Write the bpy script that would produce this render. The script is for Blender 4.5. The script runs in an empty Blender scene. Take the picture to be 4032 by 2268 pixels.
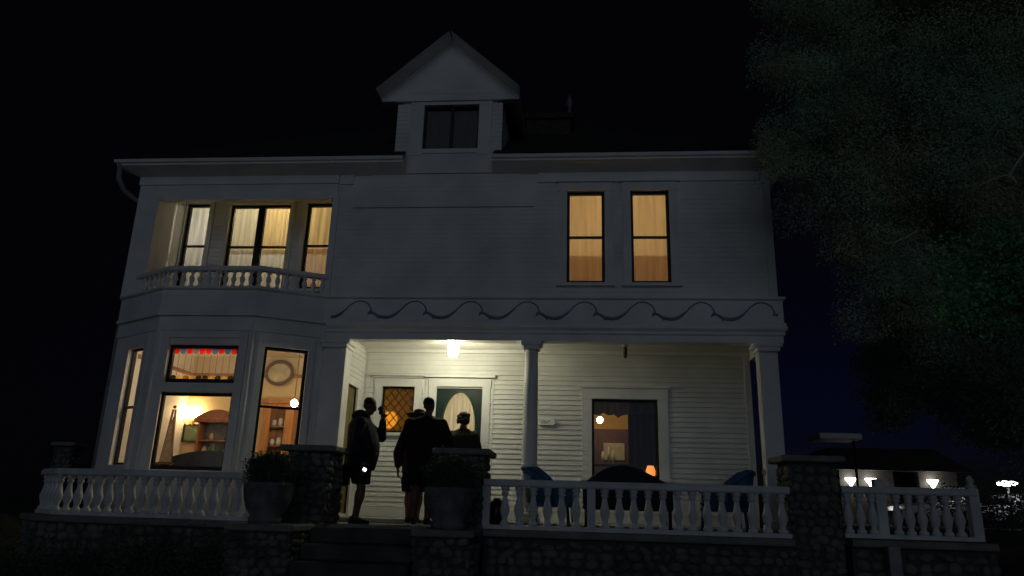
import bpy, bmesh, math, random
from mathutils import Vector, Matrix
import numpy as np

random.seed(7)
rng = np.random.default_rng(7)
SC = bpy.context.scene
COL = SC.collection
rad = math.radians

# ------------------------------------------------------------------ camera
def make_camera():
    cd = bpy.data.cameras.new('camera'); cam = bpy.data.objects.new('camera', cd); COL.objects.link(cam)
    yaw, p, r = rad(5.405), rad(16.453), rad(-1.695)
    f = Vector((-math.sin(yaw) * math.cos(p), math.cos(yaw) * math.cos(p), math.sin(p)))
    rt = Vector((math.cos(yaw), math.sin(yaw), 0)); up = rt.cross(f)
    R, U = rt * math.cos(r) - up * math.sin(r), up * math.cos(r) + rt * math.sin(r)
    m = Matrix((R, U, -f)).transposed().to_4x4(); m.translation = (0, -11.3, 0.22)
    cam.matrix_world = m
    cd.sensor_width = 36; cd.lens = 26.0; cd.clip_start = .05; cd.clip_end = 2000
    SC.camera = cam
make_camera()

# ------------------------------------------------------------------ light
SKY = 0.018
SUN = 0.182
def make_world():
    w = bpy.data.worlds.new('World'); SC.world = w; w.use_nodes = True
    nt = w.node_tree; nt.nodes.clear()
    out = nt.nodes.new('ShaderNodeOutputWorld'); bg = nt.nodes.new('ShaderNodeBackground')
    sky = nt.nodes.new('ShaderNodeTexSky'); sky.sky_type = 'NISHITA'; sky.sun_disc = False
    sky.sun_elevation = rad(-6.0); sky.sun_rotation = rad(20)
    mix = nt.nodes.new('ShaderNodeMixRGB'); mix.blend_type = 'ADD'; mix.inputs[0].default_value = 1
    mix.inputs[2].default_value = (0.05, 0.05, 0.075, 1)
    gm = nt.nodes.new('ShaderNodeGamma'); gm.inputs[1].default_value = 1.7
    nt.links.new(sky.outputs[0], gm.inputs[0])
    tint = nt.nodes.new('ShaderNodeMixRGB'); tint.blend_type = 'MULTIPLY'; tint.inputs[0].default_value = 1; tint.inputs[2].default_value = (5, 10, 88, 1)
    nt.links.new(gm.outputs[0], tint.inputs[1]); nt.links.new(tint.outputs[0], mix.inputs[1]); nt.links.new(mix.outputs[0], bg.inputs[0])
    bg.inputs[1].default_value = SKY
    nt.links.new(bg.outputs[0], out.inputs[0])
    # the pale, very soft night light that comes in from the street side
    l = bpy.data.lights.new('street_glow', 'SUN'); l.energy = SUN; l.angle = rad(60); l.color = (.68, .80, 1.0)
    o = bpy.data.objects.new('street_glow', l); COL.objects.link(o)
    d = Vector((-.05, 1.0, -.10))
    o.rotation_euler = d.to_track_quat('-Z', 'Y').to_euler(); o.location = (8, -20, 8)
make_world()
vs = SC.view_settings
vs.view_transform = 'Standard'; vs.look = 'None'; vs.exposure = 0; vs.gamma = 1
SC.cycles.use_denoising = True
SC.cycles.sample_clamp_indirect = 4
SC.cycles.max_bounces = 8; SC.cycles.transparent_max_bounces = 16

# ------------------------------------------------------------------ materials
MATS = {}
def mat(name, col, rough=.6, var=.12, scale=6., bump=.0, bscale=60., metal=0., spec=.3, trans=0., emit=None, estr=0., stretch=None):
    if name in MATS: return MATS[name]
    m = bpy.data.materials.new(name); m.use_nodes = True; nt = m.node_tree; N = nt.nodes; L = nt.links
    b = N['Principled BSDF']; b.inputs['Roughness'].default_value = rough; b.inputs['Metallic'].default_value = metal
    b.inputs['Specular IOR Level'].default_value = spec
    tc = N.new('ShaderNodeTexCoord'); src = tc.outputs['Object']
    if stretch:
        mp = N.new('ShaderNodeMapping'); mp.inputs['Scale'].default_value = stretch; L.new(src, mp.inputs[0]); src = mp.outputs[0]
    n = N.new('ShaderNodeTexNoise'); n.inputs['Scale'].default_value = scale; n.inputs['Detail'].default_value = 6
    L.new(src, n.inputs['Vector'])
    r = N.new('ShaderNodeValToRGB')
    r.color_ramp.elements[0].position = .3; r.color_ramp.elements[1].position = .7
    r.color_ramp.elements[0].color = tuple(max(0, c * (1 - var)) for c in col) + (1,)
    r.color_ramp.elements[1].color = tuple(min(1, c * (1 + var)) for c in col) + (1,)
    L.new(n.outputs['Fac'], r.inputs[0]); L.new(r.outputs[0], b.inputs['Base Color'])
    if bump:
        n2 = N.new('ShaderNodeTexNoise'); n2.inputs['Scale'].default_value = bscale; n2.inputs['Detail'].default_value = 4
        L.new(src, n2.inputs['Vector'])
        bp = N.new('ShaderNodeBump'); bp.inputs['Strength'].default_value = bump; bp.inputs['Distance'].default_value = .02
        L.new(n2.outputs['Fac'], bp.inputs['Height']); L.new(bp.outputs[0], b.inputs['Normal'])
    if emit:
        b.inputs['Emission Color'].default_value = tuple(emit) + (1,); b.inputs['Emission Strength'].default_value = estr
    if trans:
        t = N.new('ShaderNodeBsdfTranslucent'); L.new(r.outputs[0], t.inputs[0])
        mx = N.new('ShaderNodeMixShader'); mx.inputs[0].default_value = trans
        L.new(b.outputs[0], mx.inputs[1]); L.new(t.outputs[0], mx.inputs[2]); L.new(mx.outputs[0], N['Material Output'].inputs[0])
    MATS[name] = m
    return m

def glow(name, col, s):
    if name in MATS: return MATS[name]
    m = bpy.data.materials.new(name); m.use_nodes = True; nt = m.node_tree
    b = nt.nodes['Principled BSDF']; b.inputs['Base Color'].default_value = (.9, .9, .85, 1)
    b.inputs['Emission Color'].default_value = tuple(col) + (1,); b.inputs['Emission Strength'].default_value = s
    MATS[name] = m; return m

def glass(name, tint=(1, 1, 1), gl=.06, diff=0.):
    if name in MATS: return MATS[name]
    m = bpy.data.materials.new(name); m.use_nodes = True; nt = m.node_tree; N = nt.nodes; L = nt.links
    N.remove(N['Principled BSDF'])
    t = N.new('ShaderNodeBsdfTransparent'); t.inputs[0].default_value = tuple(tint) + (1,)
    g = N.new('ShaderNodeBsdfGlossy'); g.inputs['Roughness'].default_value = .06
    mx = N.new('ShaderNodeMixShader'); mx.inputs[0].default_value = gl
    L.new(t.outputs[0], mx.inputs[1]); L.new(g.outputs[0], mx.inputs[2]); last = mx.outputs[0]
    if diff:
        d = N.new('ShaderNodeBsdfTranslucent'); d.inputs[0].default_value = tuple(tint) + (1,)
        m2 = N.new('ShaderNodeMixShader'); m2.inputs[0].default_value = diff
        L.new(last, m2.inputs[1]); L.new(d.outputs[0], m2.inputs[2]); last = m2.outputs[0]
    L.new(last, N['Material Output'].inputs[0])
    MATS[name] = m; return m

def sheer(name, col, tr=.3, lo=.72):
    """thin curtain cloth: partly see-through, the rest scatters light through"""
    if name in MATS: return MATS[name]
    m = bpy.data.materials.new(name); m.use_nodes = True; nt = m.node_tree; N = nt.nodes; L = nt.links
    N.remove(N['Principled BSDF'])
    tc = N.new('ShaderNodeTexCoord'); mp = N.new('ShaderNodeMapping'); mp.inputs['Scale'].default_value = (9, 9, .5)
    L.new(tc.outputs['Object'], mp.inputs[0])
    n = N.new('ShaderNodeTexNoise'); n.inputs['Scale'].default_value = 2.2; n.inputs['Detail'].default_value = 5; L.new(mp.outputs[0], n.inputs['Vector'])
    r = N.new('ShaderNodeValToRGB'); r.color_ramp.elements[0].position = .32; r.color_ramp.elements[1].position = .68
    r.color_ramp.elements[0].color = tuple(c * lo for c in col) + (1,); r.color_ramp.elements[1].color = tuple(min(1, c * 1.1) for c in col) + (1,)
    L.new(n.outputs['Fac'], r.inputs[0])
    a = N.new('ShaderNodeBsdfTranslucent'); d = N.new('ShaderNodeBsdfDiffuse'); t = N.new('ShaderNodeBsdfTransparent')
    L.new(r.outputs[0], a.inputs[0]); L.new(r.outputs[0], d.inputs[0]); L.new(r.outputs[0], t.inputs[0])
    m1 = N.new('ShaderNodeMixShader'); m1.inputs[0].default_value = .3; L.new(a.outputs[0], m1.inputs[1]); L.new(d.outputs[0], m1.inputs[2])
    m2 = N.new('ShaderNodeMixShader'); m2.inputs[0].default_value = tr; L.new(m1.outputs[0], m2.inputs[1]); L.new(t.outputs[0], m2.inputs[2])
    L.new(m2.outputs[0], N['Material Output'].inputs[0])
    MATS[name] = m; return m

WHITE = mat('white_clapboard_paint', (.79, .79, .76), .55, .17, 1.1, .05, 90)
TRIM = mat('white_trim_paint', (.80, .80, .77), .5, .08, 2.5, .1, 70)
CEIL = mat('porch_ceiling_paint', (.80, .79, .73), .5, .06, 3)
VINEM = mat('grey_relief_paint', (.23, .26, .38), .6, .25, 9, .2)
ROOFM = mat('dark_roof_shingle', (.035, .033, .032), .85, .35, 8, .5, 40)
SASH = mat('dark_sash_paint', (.012, .012, .014), .45, .2, 8)
FLOORM = mat('porch_floorboards', (.36, .35, .32), .6, .2, 3, .2, 40, stretch=(1, 12, 1))
STONE = mat('river_rock', (.125, .132, .112), .8, .6, 3.2, .5, 45)
MORTAR = mat('dark_mortar', (.072, .073, .064), .9, .3, 12, .6, 80)
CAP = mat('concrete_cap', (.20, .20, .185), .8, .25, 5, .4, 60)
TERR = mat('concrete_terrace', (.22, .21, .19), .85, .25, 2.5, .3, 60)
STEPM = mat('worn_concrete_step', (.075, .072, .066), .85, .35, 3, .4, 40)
RAILM = mat('white_baluster_paint', (.66, .69, .69), .55, .18, 3.5, .2, 60)
GLASS = glass('window_glass', gl=.018)
WOOD = mat('red_brown_wood', (.30, .12, .05), .4, .3, 4, .1, 40, stretch=(6, 6, 1))
DARKWOOD = mat('dark_wood', (.03, .02, .015), .5, .3, 5)
GREEN = mat('dark_green_door_paint', (.006, .024, .017), .45, .2, 5)
OLIVE = mat('olive_door_paint', (.16, .13, .05), .5, .3, 3, stretch=(5, 5, 1))
SKIN = mat('skin', (.14, .08, .055), .5, .12, 8)
BLACKC = mat('black_cloth', (.012, .012, .014), .85, .3, 14, .5, 200)
NAVYC = mat('dark_navy_cloth', (.012, .016, .022), .85, .3, 14, .5, 200)
REDC = mat('dark_red_cloth', (.05, .018, .014), .85, .3, 14, .5, 200)
HAIRM = mat('dark_hair', (.012, .009, .008), .55, .4, 40, .6, 160)
SHOEM = mat('black_shoe_leather', (.015, .015, .015), .5, .2, 10)
SOLE = mat('white_rubber_sole', (.55, .55, .55), .6)
BRASS = mat('brass', (.5, .33, .12), .3, .1, 9, metal=1)
IRON = mat('dark_iron', (.03, .03, .03), .4, .2, 9, metal=.6)
WICKER = mat('blue_wicker', (.035, .12, .26), .55, .4, 30, .8, 120)
DWICKER = mat('dark_wicker', (.02, .03, .04), .6, .4, 30, .8, 120)
CUSH = mat('dark_cushion', (.03, .04, .05), .85, .3, 12)

# ------------------------------------------------------------------ mesh helpers
def wp(o):
    v = Vector((0, 0, 0))
    while o is not None:
        v += Vector(o.location); o = o.parent
    return v

class MB:
    def __init__(s): s.v = []; s.f = []; s.m = []; s.sm = []
    def add(s, vs, fs, mi=0, smooth=False):
        b = len(s.v); s.v += [tuple(x) for x in vs]
        for f in fs:
            s.f.append([b + i for i in f]); s.m.append(mi); s.sm.append(smooth)
    def box(s, x0, x1, y0, y1, z0, z1, mi=0):
        s.hexa([(x0, y0, z0), (x1, y0, z0), (x1, y1, z0), (x0, y1, z0), (x0, y0, z1), (x1, y0, z1), (x1, y1, z1), (x0, y1, z1)], mi)
    def hexa(s, p, mi=0):
        s.add(p, [(0, 3, 2, 1), (4, 5, 6, 7), (0, 1, 5, 4), (1, 2, 6, 5), (2, 3, 7, 6), (3, 0, 4, 7)], mi)
    def fbox(s, fr, s0, s1, z0, z1, d0, d1, mi=0):
        """box in a wall frame: along s, height z, outward depth d"""
        s.hexa([fr(s0, z0, d1), fr(s1, z0, d1), fr(s1, z0, d0), fr(s0, z0, d0), fr(s0, z1, d1), fr(s1, z1, d1), fr(s1, z1, d0), fr(s0, z1, d0)], mi)
    def bbox(s, x0, x1, y0, y1, z0, z1, b=.008, mi=0):
        """box with bevelled vertical and top edges"""
        pts = [(x0 + b, y0), (x1 - b, y0), (x1, y0 + b), (x1, y1 - b), (x1 - b, y1), (x0 + b, y1), (x0, y1 - b), (x0, y0 + b)]
        cx, cy = (x0 + x1) / 2, (y0 + y1) / 2
        def ring(z, ins): return [(x - math.copysign(ins, x - cx), y - math.copysign(ins, y - cy), z) for x, y in pts]
        R = ring(z0, b) + ring(z0 + b, 0) + ring(z1 - b, 0) + ring(z1, b)
        F = [tuple(range(7, -1, -1)), tuple(range(24, 32))]
        for k in range(3):
            for i in range(8):
                j = (i + 1) % 8; F.append((k * 8 + i, k * 8 + j, k * 8 + 8 + j, k * 8 + 8 + i))
        s.add(R, F, mi)
    def lathe(s, cx, cy, prof, n=14, mi=0, smooth=True):
        V = []; F = []
        for r, z in prof:
            for i in range(n):
                a = 2 * math.pi * i / n; V.append((cx + r * math.cos(a), cy + r * math.sin(a), z))
        for k in range(len(prof) - 1):
            for i in range(n):
                j = (i + 1) % n; F.append((k * n + i, k * n + j, k * n + n + j, k * n + n + i))
        F.append(tuple(range(n - 1, -1, -1))); F.append(tuple(range((len(prof) - 1) * n, len(prof) * n)))
        s.add(V, F, mi, smooth)
    def tube(s, pts, rr, n=8, mi=0, cap=True):
        pts = [Vector(p) for p in pts]
        if not hasattr(rr, '__len__'): rr = [rr] * len(pts)
        V = []; F = []; ref = None
        for i, p in enumerate(pts):
            t = (pts[min(i + 1, len(pts) - 1)] - pts[max(i - 1, 0)]).normalized()
            if ref is None: ref = Vector((0, 0, 1)) if abs(t.z) < .9 else Vector((1, 0, 0))
            a = ref - t * ref.dot(t)
            if a.length < 1e-4: a = t.orthogonal()
            a.normalize(); b = t.cross(a); ref = a
            for k in range(n):
                th = 2 * math.pi * k / n; V.append(p + (a * math.cos(th) + b * math.sin(th)) * rr[i])
        for i in range(len(pts) - 1):
            for k in range(n):
                j = (k + 1) % n; F.append((i * n + k, i * n + j, i * n + n + j, i * n + n + k))
        if cap: F.append(tuple(range(n - 1, -1, -1))); F.append(tuple(range((len(pts) - 1) * n, len(pts) * n)))
        s.add(V, F, mi, True)
    def loft(s, secs, n=18, mi=0):
        """closed skin over elliptical sections: (centre, axis a vector, axis b vector)"""
        V = []; F = []
        for c, a, b in secs:
            c, a, b = Vector(c), Vector(a), Vector(b)
            for k in range(n):
                th = 2 * math.pi * k / n; V.append(c + a * math.cos(th) + b * math.sin(th))
        for i in range(len(secs) - 1):
            for k in range(n):
                j = (k + 1) % n; F.append((i * n + k, i * n + j, i * n + n + j, i * n + n + k))
        F.append(tuple(range(n - 1, -1, -1))); F.append(tuple(range((len(secs) - 1) * n, len(secs) * n)))
        s.add(V, F, mi, True)
    def ball(s, c, rx, ry=None, rz=None, n=14, m=10, mi=0, R=None):
        ry = rx if ry is None else ry; rz = rx if rz is None else rz
        V = []; F = []; c = Vector(c)
        for i in range(1, m):
            ph = math.pi * i / m
            for k in range(n):
                th = 2 * math.pi * k / n
                v = Vector((rx * math.sin(ph) * math.cos(th), ry * math.sin(ph) * math.sin(th), -rz * math.cos(ph)))
                if R: v = R @ v
                V.append(c + v)
        lo, hi = Vector((0, 0, -rz)), Vector((0, 0, rz))
        if R: lo, hi = R @ lo, R @ hi
        V += [c + lo, c + hi]; a, b = len(V) - 2, len(V) - 1
        for i in range(m - 2):
            for k in range(n):
                j = (k + 1) % n; F.append((i * n + k, i * n + j, i * n + n + j, i * n + n + k))
        for k in range(n):
            j = (k + 1) % n; F.append((a, j, k)); F.append(((m - 2) * n + k, (m - 2) * n + j, b))
        s.add(V, F, mi, True)
    def sweep(s, line, prof, mi=0, closed_prof=True, smooth=False):
        """sweep a profile [(outward d, z)] along a plan polyline (outward = right-hand -y side when going +x)"""
        P = [Vector(p[:2]) for p in line]; nrm = []
        for i in range(len(P)):
            d0 = (P[i] - P[i - 1]).normalized() if i else (P[1] - P[0]).normalized()
            d1 = (P[i + 1] - P[i]).normalized() if i < len(P) - 1 else d0
            n0, n1 = Vector((d0.y, -d0.x)), Vector((d1.y, -d1.x)); b = (n0 + n1).normalized()
            nrm.append(b / max(.3, b.dot(n1)))
        k = len(prof); V = []; F = []
        for p, nn in zip(P, nrm):
            for d, z in prof: q = p + nn * d; V.append((q.x, q.y, z))
        for i in range(len(P) - 1):
            for a in range(k if closed_prof else k - 1):
                b = (a + 1) % k; F.append((i * k + a, i * k + b, i * k + k + b, i * k + k + a))
        if closed_prof:
            F.append(tuple(range(k - 1, -1, -1))); F.append(tuple(range((len(P) - 1) * k, len(P) * k)))
        s.add(V, F, mi, smooth)
    def panel(s, fr, s0, s1, z0, z1, holes=(), d0=-.14, d1=0., mi=0):
        S = sorted({s0, s1, *[min(max(v, s0), s1) for h in holes for v in h[:2]]}); Zs = sorted({z0, z1, *[min(max(v, z0), z1) for h in holes for v in h[2:4]]})
        for i in range(len(S) - 1):
            for j in range(len(Zs) - 1):
                cs, cz = (S[i] + S[i + 1]) / 2, (Zs[j] + Zs[j + 1]) / 2
                if any(h[0] < cs < h[1] and h[2] < cz < h[3] for h in holes): continue
                q = [(S[i], Zs[j]), (S[i + 1], Zs[j]), (S[i + 1], Zs[j + 1]), (S[i], Zs[j + 1])]
                s.add([fr(a, b, d1) for a, b in q], [(0, 1, 2, 3)], mi); s.add([fr(a, b, d0) for a, b in q], [(3, 2, 1, 0)], mi)
        for (a, b, c, d) in list(holes) + [(s0, s1, z0, z1)]:
            q = [(a, c), (b, c), (b, d), (a, d)]
            for k in range(4):
                e, f = q[k], q[(k + 1) % 4]
                s.add([fr(*e, d1), fr(*f, d1), fr(*f, d0), fr(*e, d0)], [(0, 1, 2, 3)], mi)
    def clap(s, fr, s0, s1, z0, z1, holes=(), e=.083, mi=0, lift=.003, thick=.013):
        Zs = {z0, z1}
        k = 0
        while z0 + k * e < z1: Zs.add(z0 + k * e); k += 1
        for h in holes:
            for z in h[2:4]:
                if z0 < z < z1: Zs.add(z)
        Zs = sorted(Zs)
        for a, b in zip(Zs[:-1], Zs[1:]):
            if b - a < 1e-4: continue
            t0 = ((a - z0) / e) % 1.0
            if t0 > .999: t0 = 0
            t1 = t0 + (b - a) / e
            ivs = [(s0, s1)]
            zc = (a + b) / 2
            for h in holes:
                if h[2] < zc < h[3]:
                    nv = []
                    for p, q in ivs:
                        if h[1] <= p or h[0] >= q: nv.append((p, q)); continue
                        if h[0] > p: nv.append((p, h[0]))
                        if h[1] < q: nv.append((h[1], q))
                    ivs = nv
            for p, q in ivs:
                da, db = lift + thick * (1 - t0), lift + thick * (1 - t1)
                s.add([fr(p, a, da), fr(q, a, da), fr(q, b, db), fr(p, b, db)], [(0, 1, 2, 3)], mi)
                if t0 == 0: s.add([fr(p, a, 0), fr(q, a, 0), fr(q, a, da), fr(p, a, da)], [(0, 1, 2, 3)], mi)
    def build(s, name, m, parent=None, local=False, label=None, origin=None):
        me = bpy.data.meshes.new(name)
        off = Vector((0, 0, 0))
        if parent is not None and not local: off = wp(parent)
        if origin is not None and not local: off = Vector(origin)
        me.from_pydata([Vector(v) - off for v in s.v], [], s.f)
        ms = m if isinstance(m, (list, tuple)) else [m]
        for x in ms: me.materials.append(x)
        me.polygons.foreach_set('material_index', s.m); me.polygons.foreach_set('use_smooth', s.sm)
        bm = bmesh.new(); bm.from_mesh(me); bmesh.ops.recalc_face_normals(bm, faces=bm.faces); bm.to_mesh(me); bm.free()
        me.update()
        o = bpy.data.objects.new(name, me); COL.objects.link(o)
        if parent is not None: o.parent = parent
        if origin is not None: o.location = origin
        if label: o['label'] = label
        return o

def Fr(o, u):
    o = Vector((o[0], o[1], 0)); u = Vector((u[0], u[1], 0)).normalized(); n = Vector((u.y, -u.x, 0))
    return lambda s_, z, d=0.: o + u * s_ + n * d + Vector((0, 0, z))
def thing(name, label, cat, loc=(0, 0, 0), rz=0, group=None):
    o = bpy.data.objects.new(name, None); COL.objects.link(o); o.location = loc; o.rotation_euler = (0, 0, rz); o.empty_display_size = .1
    return tag(o, label, cat, group)
def tag(o, label, cat, group=None):
    o['label'] = label; o['category'] = cat
    if group: o['group'] = group
    return o
def struct(o, kind='structure'):
    o['kind'] = kind; return o
def copy_obj(src, name, parent, delta=(0, 0, 0)):
    c = src.copy(); COL.objects.link(c); c.parent = parent; c.location = Vector(delta); return c

FX = Fr((0, 0), (1, 0))                      # front wall plane y = 0, s = x
def FY(y): return Fr((0, y), (1, 0))

# ------------------------------------------------------------------ ground
def make_ground():
    xs = np.unique(np.concatenate([np.linspace(-14, 14, 57), np.linspace(-200, -14, 24), np.linspace(14, 220, 24)]))
    ys = np.unique(np.concatenate([np.linspace(-16, 12, 57), np.linspace(12, 260, 28), np.linspace(-160, -16, 16)]))
    V = []; F = []
    for y in ys:
        for x in xs:
            if -8.4 < x < 4.9: t = min(1, max(0, (y + 1.2) / .9)); top = -.32
            else: t = min(1, max(0, (y + 4.5) / 4.0)); top = -.12
            t = t * t * (3 - 2 * t)
            z = -1.2 + (top + 1.2) * t + .03 * math.sin(x * 1.3 + y * .7) + .02 * math.sin(x * 3.1 - y * 2.3)
            if y > 25: z -= .0
            V.append((x, y, z))
    nx = len(xs)
    for j in range(len(ys) - 1):
        for i in range(nx - 1): F.append((j * nx + i, j * nx + i + 1, (j + 1) * nx + i + 1, (j + 1) * nx + i))
    mb = MB(); mb.add(V, F, 0, True)
    g = mb.build('ground', mat('dark_soil_and_lawn', (.045, .05, .03), .95, .5, 1.2, .8, 30))
    struct(g)
    mb = MB(); mb.box(-7.2, 4.7, -1.5, .0, -.3, -.07)
    struct(mb.build('terrace', TERR))
make_ground()

# ------------------------------------------------------------------ house
house = thing('house', 'white two storey clapboard house with a lit front porch and small gabled dormer', 'house', (-2.2, 0, 0))
BAY = [(-7.65, .15), (-6.57, -.5), (-5.03, -.5), (-4.08, 0.02)]
FL = Fr(BAY[0], (BAY[1][0] - BAY[0][0], BAY[1][1] - BAY[0][1])); LL = math.dist(BAY[0], BAY[1])
FC = Fr(BAY[1], (1, 0)); LC = BAY[2][0] - BAY[1][0]
FRt = Fr(BAY[2], (BAY[3][0] - BAY[2][0], BAY[3][1] - BAY[2][1])); LR = math.dist(BAY[2], BAY[3])

def window(fr, s0, s1, z0, z1, rails=(), mull=(), casing=.13, head=True, sill=True, fw=.045, name='window', sash=SASH, depth=.06, mid=.035, pane=GLASS, parent=house, sub=None, ddepth=0.):
    """sash frame (part) with casing and pane (sub-parts); opening s0..s1, z0..z1"""
    mb = MB()
    d0, d1 = -depth - .04 + ddepth, -depth + .015 + ddepth
    mb.fbox(fr, s0, s0 + fw, z0, z1, d0, d1); mb.fbox(fr, s1 - fw, s1, z0, z1, d0, d1)
    mb.fbox(fr, s0 + fw, s1 - fw, z0, z0 + fw * 1.3, d0, d1); mb.fbox(fr, s0 + fw, s1 - fw, z1 - fw, z1, d0, d1)
    for z in rails: mb.fbox(fr, s0 + fw, s1 - fw, z - mid / 2, z + mid / 2, d0 + .004, d1 - .004)
    for a, w in mull: mb.fbox(fr, a - w / 2, a + w / 2, z0 + fw * 1.3, z1 - fw, d0 + .002, d1 + .008)
    host = parent if sub is None else sub
    w = mb.build(name, sash, host)
    sp = w if sub is None else sub
    mb = MB(); mb.fbox(fr, s0 + fw * .5, s1 - fw * .5, z0 + fw * .5, z1 - fw * .5, -depth - .014 + ddepth, -depth - .010 + ddepth)
    mb.build('pane', pane, sp)
    if casing:
        c = casing; mb = MB()
        mb.fbox(fr, s0 - c, s0, z0, z1, -.02, .032); mb.fbox(fr, s1, s1 + c, z0, z1, -.02, .032)
        if head:
            mb.fbox(fr, s0 - c - .01, s1 + c + .01, z1, z1 + c * 1.15, -.02, .036)
            mb.fbox(fr, s0 - c - .05, s1 + c + .05, z1 + c * 1.15, z1 + c * 1.15 + .04, -.02, .07)
        else: mb.fbox(fr, s0 - c, s1 + c, z1, z1 + c, -.02, .032)
        if sill: mb.fbox(fr, s0 - c - .03, s1 + c + .03, z0 - .05, z0, -.05, .07)
        mb.build('casing', TRIM, sp)
    return w

def pleat(fr, s0, s1, z0, z1, d, m, parent, name='curtain', amp=.02, waves=7, nz=2, flat=0):
    mb = MB(); n = waves * 8; V = []; F = []
    for k in range(nz + 1):
        z = z0 + (z1 - z0) * k / nz
        for i in range(n + 1):
            t = i / n; ph = random.random() * .15
            V.append(fr(s0 + (s1 - s0) * t, z, d + amp * math.sin(t * waves * 2 * math.pi + .5 * math.sin(t * 9) + ph) * (1 - flat)))
    for k in range(nz):
        for i in range(n): F.append((k * (n + 1) + i, k * (n + 1) + i + 1, (k + 1) * (n + 1) + i + 1, (k + 1) * (n + 1) + i))
    mb.add(V, F, 0, True)
    return mb.build(name, m, parent)

def shell():
    # upper front wall -----------------------------------------------------
    W1 = (-.20, .41, 3.65, 5.24); W2 = (.83, 1.45, 3.65, 5.24)
    mb = MB()
    mb.panel(FX, -4.08, 3.05, 2.9, 5.62, (W1, W2), -.15, 0)
    mb.clap(FX, -4.05, 2.93, 3.42, 5.40, thick=.0045, holes=((W1[0] - .13, W1[1] + .13, 3.6, 5.43), (W2[0] - .13, W2[1] + .13, 3.6, 5.43), (-3.9, -.68, 4.93, 5.6)))
    mb.build('upper_wall', WHITE, house)
    window(FX, *W1, rails=(4.45,)); window(FX, *W2, rails=(4.45,))
    mb = MB()                                                      # frieze board and corner board
    mb.fbox(FX, -.70, 3.04, 5.40, 5.58, 0, .03); mb.fbox(FX, 2.93, 3.052, 3.42, 5.40, .0, .034); mb.build('frieze', TRIM, house)
    mb = MB(); mb.fbox(FX, -4.05, -3.83, 5.40, 5.58, 0, .03); mb.build('frieze', TRIM, house)
    # side and rear walls
    mb = MB(); FRS = Fr((3.05, 0), (0, 1)); FLS = Fr((-7.65, 8), (0, -1)); FB = Fr((3.05, 8), (-1, 0))
    mb.panel(FRS, .002, 8, 2.9, 5.62, (), -.15, 0); mb.clap(FRS, .02, 8, 3.42, 5.56)
    mb.panel(FRS, 1.55, 8, -.3, 2.9, (), -.32, -.17); mb.clap(Fr((2.88, 0), (0, 1)), 1.55, 8, .05, 2.88)
    mb.panel(FLS, .0, 7.85, -.3, 5.62, (), -.15, 0); mb.clap(FLS, .0, 7.84, 0.05, 5.56)
    mb.panel(FB, .002, 10.69, -.3, 5.62, (), -.15, 0)
    mb.build('side_wall', WHITE, house)
    # porch back wall ------------------------------------------------------
    FP = FY(1.4)
    LW = (-3.43, -2.85, 1.38, 2.18); DR = (-2.46, -1.66, .03, 2.19); PW = (.22, 1.33, .72, 2.02)
    mb = MB(); mb.panel(FP, -3.78, 2.88, -.1, 2.96, (LW, DR, PW), -.15, 0)
    hl = [(-3.66, -1.47, 2.17, 2.42), (-3.57, -2.71, 1.33, 2.3), (DR[0] - .14, DR[1] + .14, 0, 2.3), (PW[0] - .16, PW[1] + .16, .62, 2.25)]
    mb.clap(FP, -3.72, 2.80, .16, 2.82, hl, thick=.018)
    mb.fbox(FP, -3.72, DR[0] - .14, .0, .15, 0, .028); mb.fbox(FP, DR[1] + .14, 2.88, .0, .15, 0, .028)
    mb.fbox(FP, 2.78, 2.884, .15, 2.84, 0, .03)
    mb.build('porch_back_wall', WHITE, house)
    window(FP, *PW, casing=.16, fw=.04, depth=.07)
    # leaded lattice window
    w = window(FP, *LW, casing=.13, head=False, fw=.03, pane=glass('amber_glass', (.34, .28, .15), .02, .30))
    mb = MB()
    s0, s1, z0, z1 = LW; nx = 4; dx = (s1 - s0) / nx; dz = (z1 - z0) / 4.6
    for k in range(-8, 14):
        for sg in (1, -1):
            pts = []
            for t in np.linspace(0, 1, 60):
                s_ = s0 + (s1 - s0) * t; z = z0 + dz * (k + sg * (s_ - s0) / dx)
                if z0 <= z <= z1: pts.append(FP(s_, z, -.062))
            if len(pts) > 1: mb.tube([pts[0], pts[-1]], .008, 6)
    mb.build('lead_cames', IRON, w)
    # shared head moulding over lattice window and door
    mb = MB()
    mb.fbox(FP, -3.60, -2.70, 2.332, 2.36, 0, .04)
    mb.fbox(FP, -3.66, -2.66, 2.36, 2.40, 0, .08); mb.fbox(FP, DR[0] - .22, DR[1] + .22, 2.345, 2.40, 0, .085)
    mb.fbox(FP, DR[0] - .20, DR[0] - .165, .15, 2.345, 0, .026); mb.fbox(FP, DR[1] + .165, DR[1] + .2, .15, 2.345, 0, .026)
    mb.build('head_moulding', TRIM, house)
    # front door -----------------------------------------------------------
    s0, s1, z0, z1 = DR; cs, cz, ea, eb = (s0 + s1) / 2 , 1.50, .285, .60
    mb = MB(); n = 40; zt = z1 - .03
    ring = [(cs + ea * math.cos(2 * math.pi * i / n), cz + eb * math.sin(2 * math.pi * i / n)) for i in range(n)]
    def onrect(i):
        a = 2 * math.pi * i / n; c, si = math.cos(a), math.sin(a)
        hx = (s1 - s0) / 2 - .002; k = min(hx / abs(c) if abs(c) > 1e-6 else 9, ((zt - cz) if si > 0 else (cz - z0)) / abs(si) if abs(si) > 1e-6 else 9)
        return (cs + c * k, cz + si * k)
    out = [onrect(i) for i in range(n)]
    for d, flip in ((-.035, 0), (-.08, 1)):
        V = [FP(a, b, d) for a, b in ring] + [FP(a, b, d) for a, b in out]
        mb.add(V, [(i, (i + 1) % n, n + (i + 1) % n, n + i) for i in range(n)])
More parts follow.
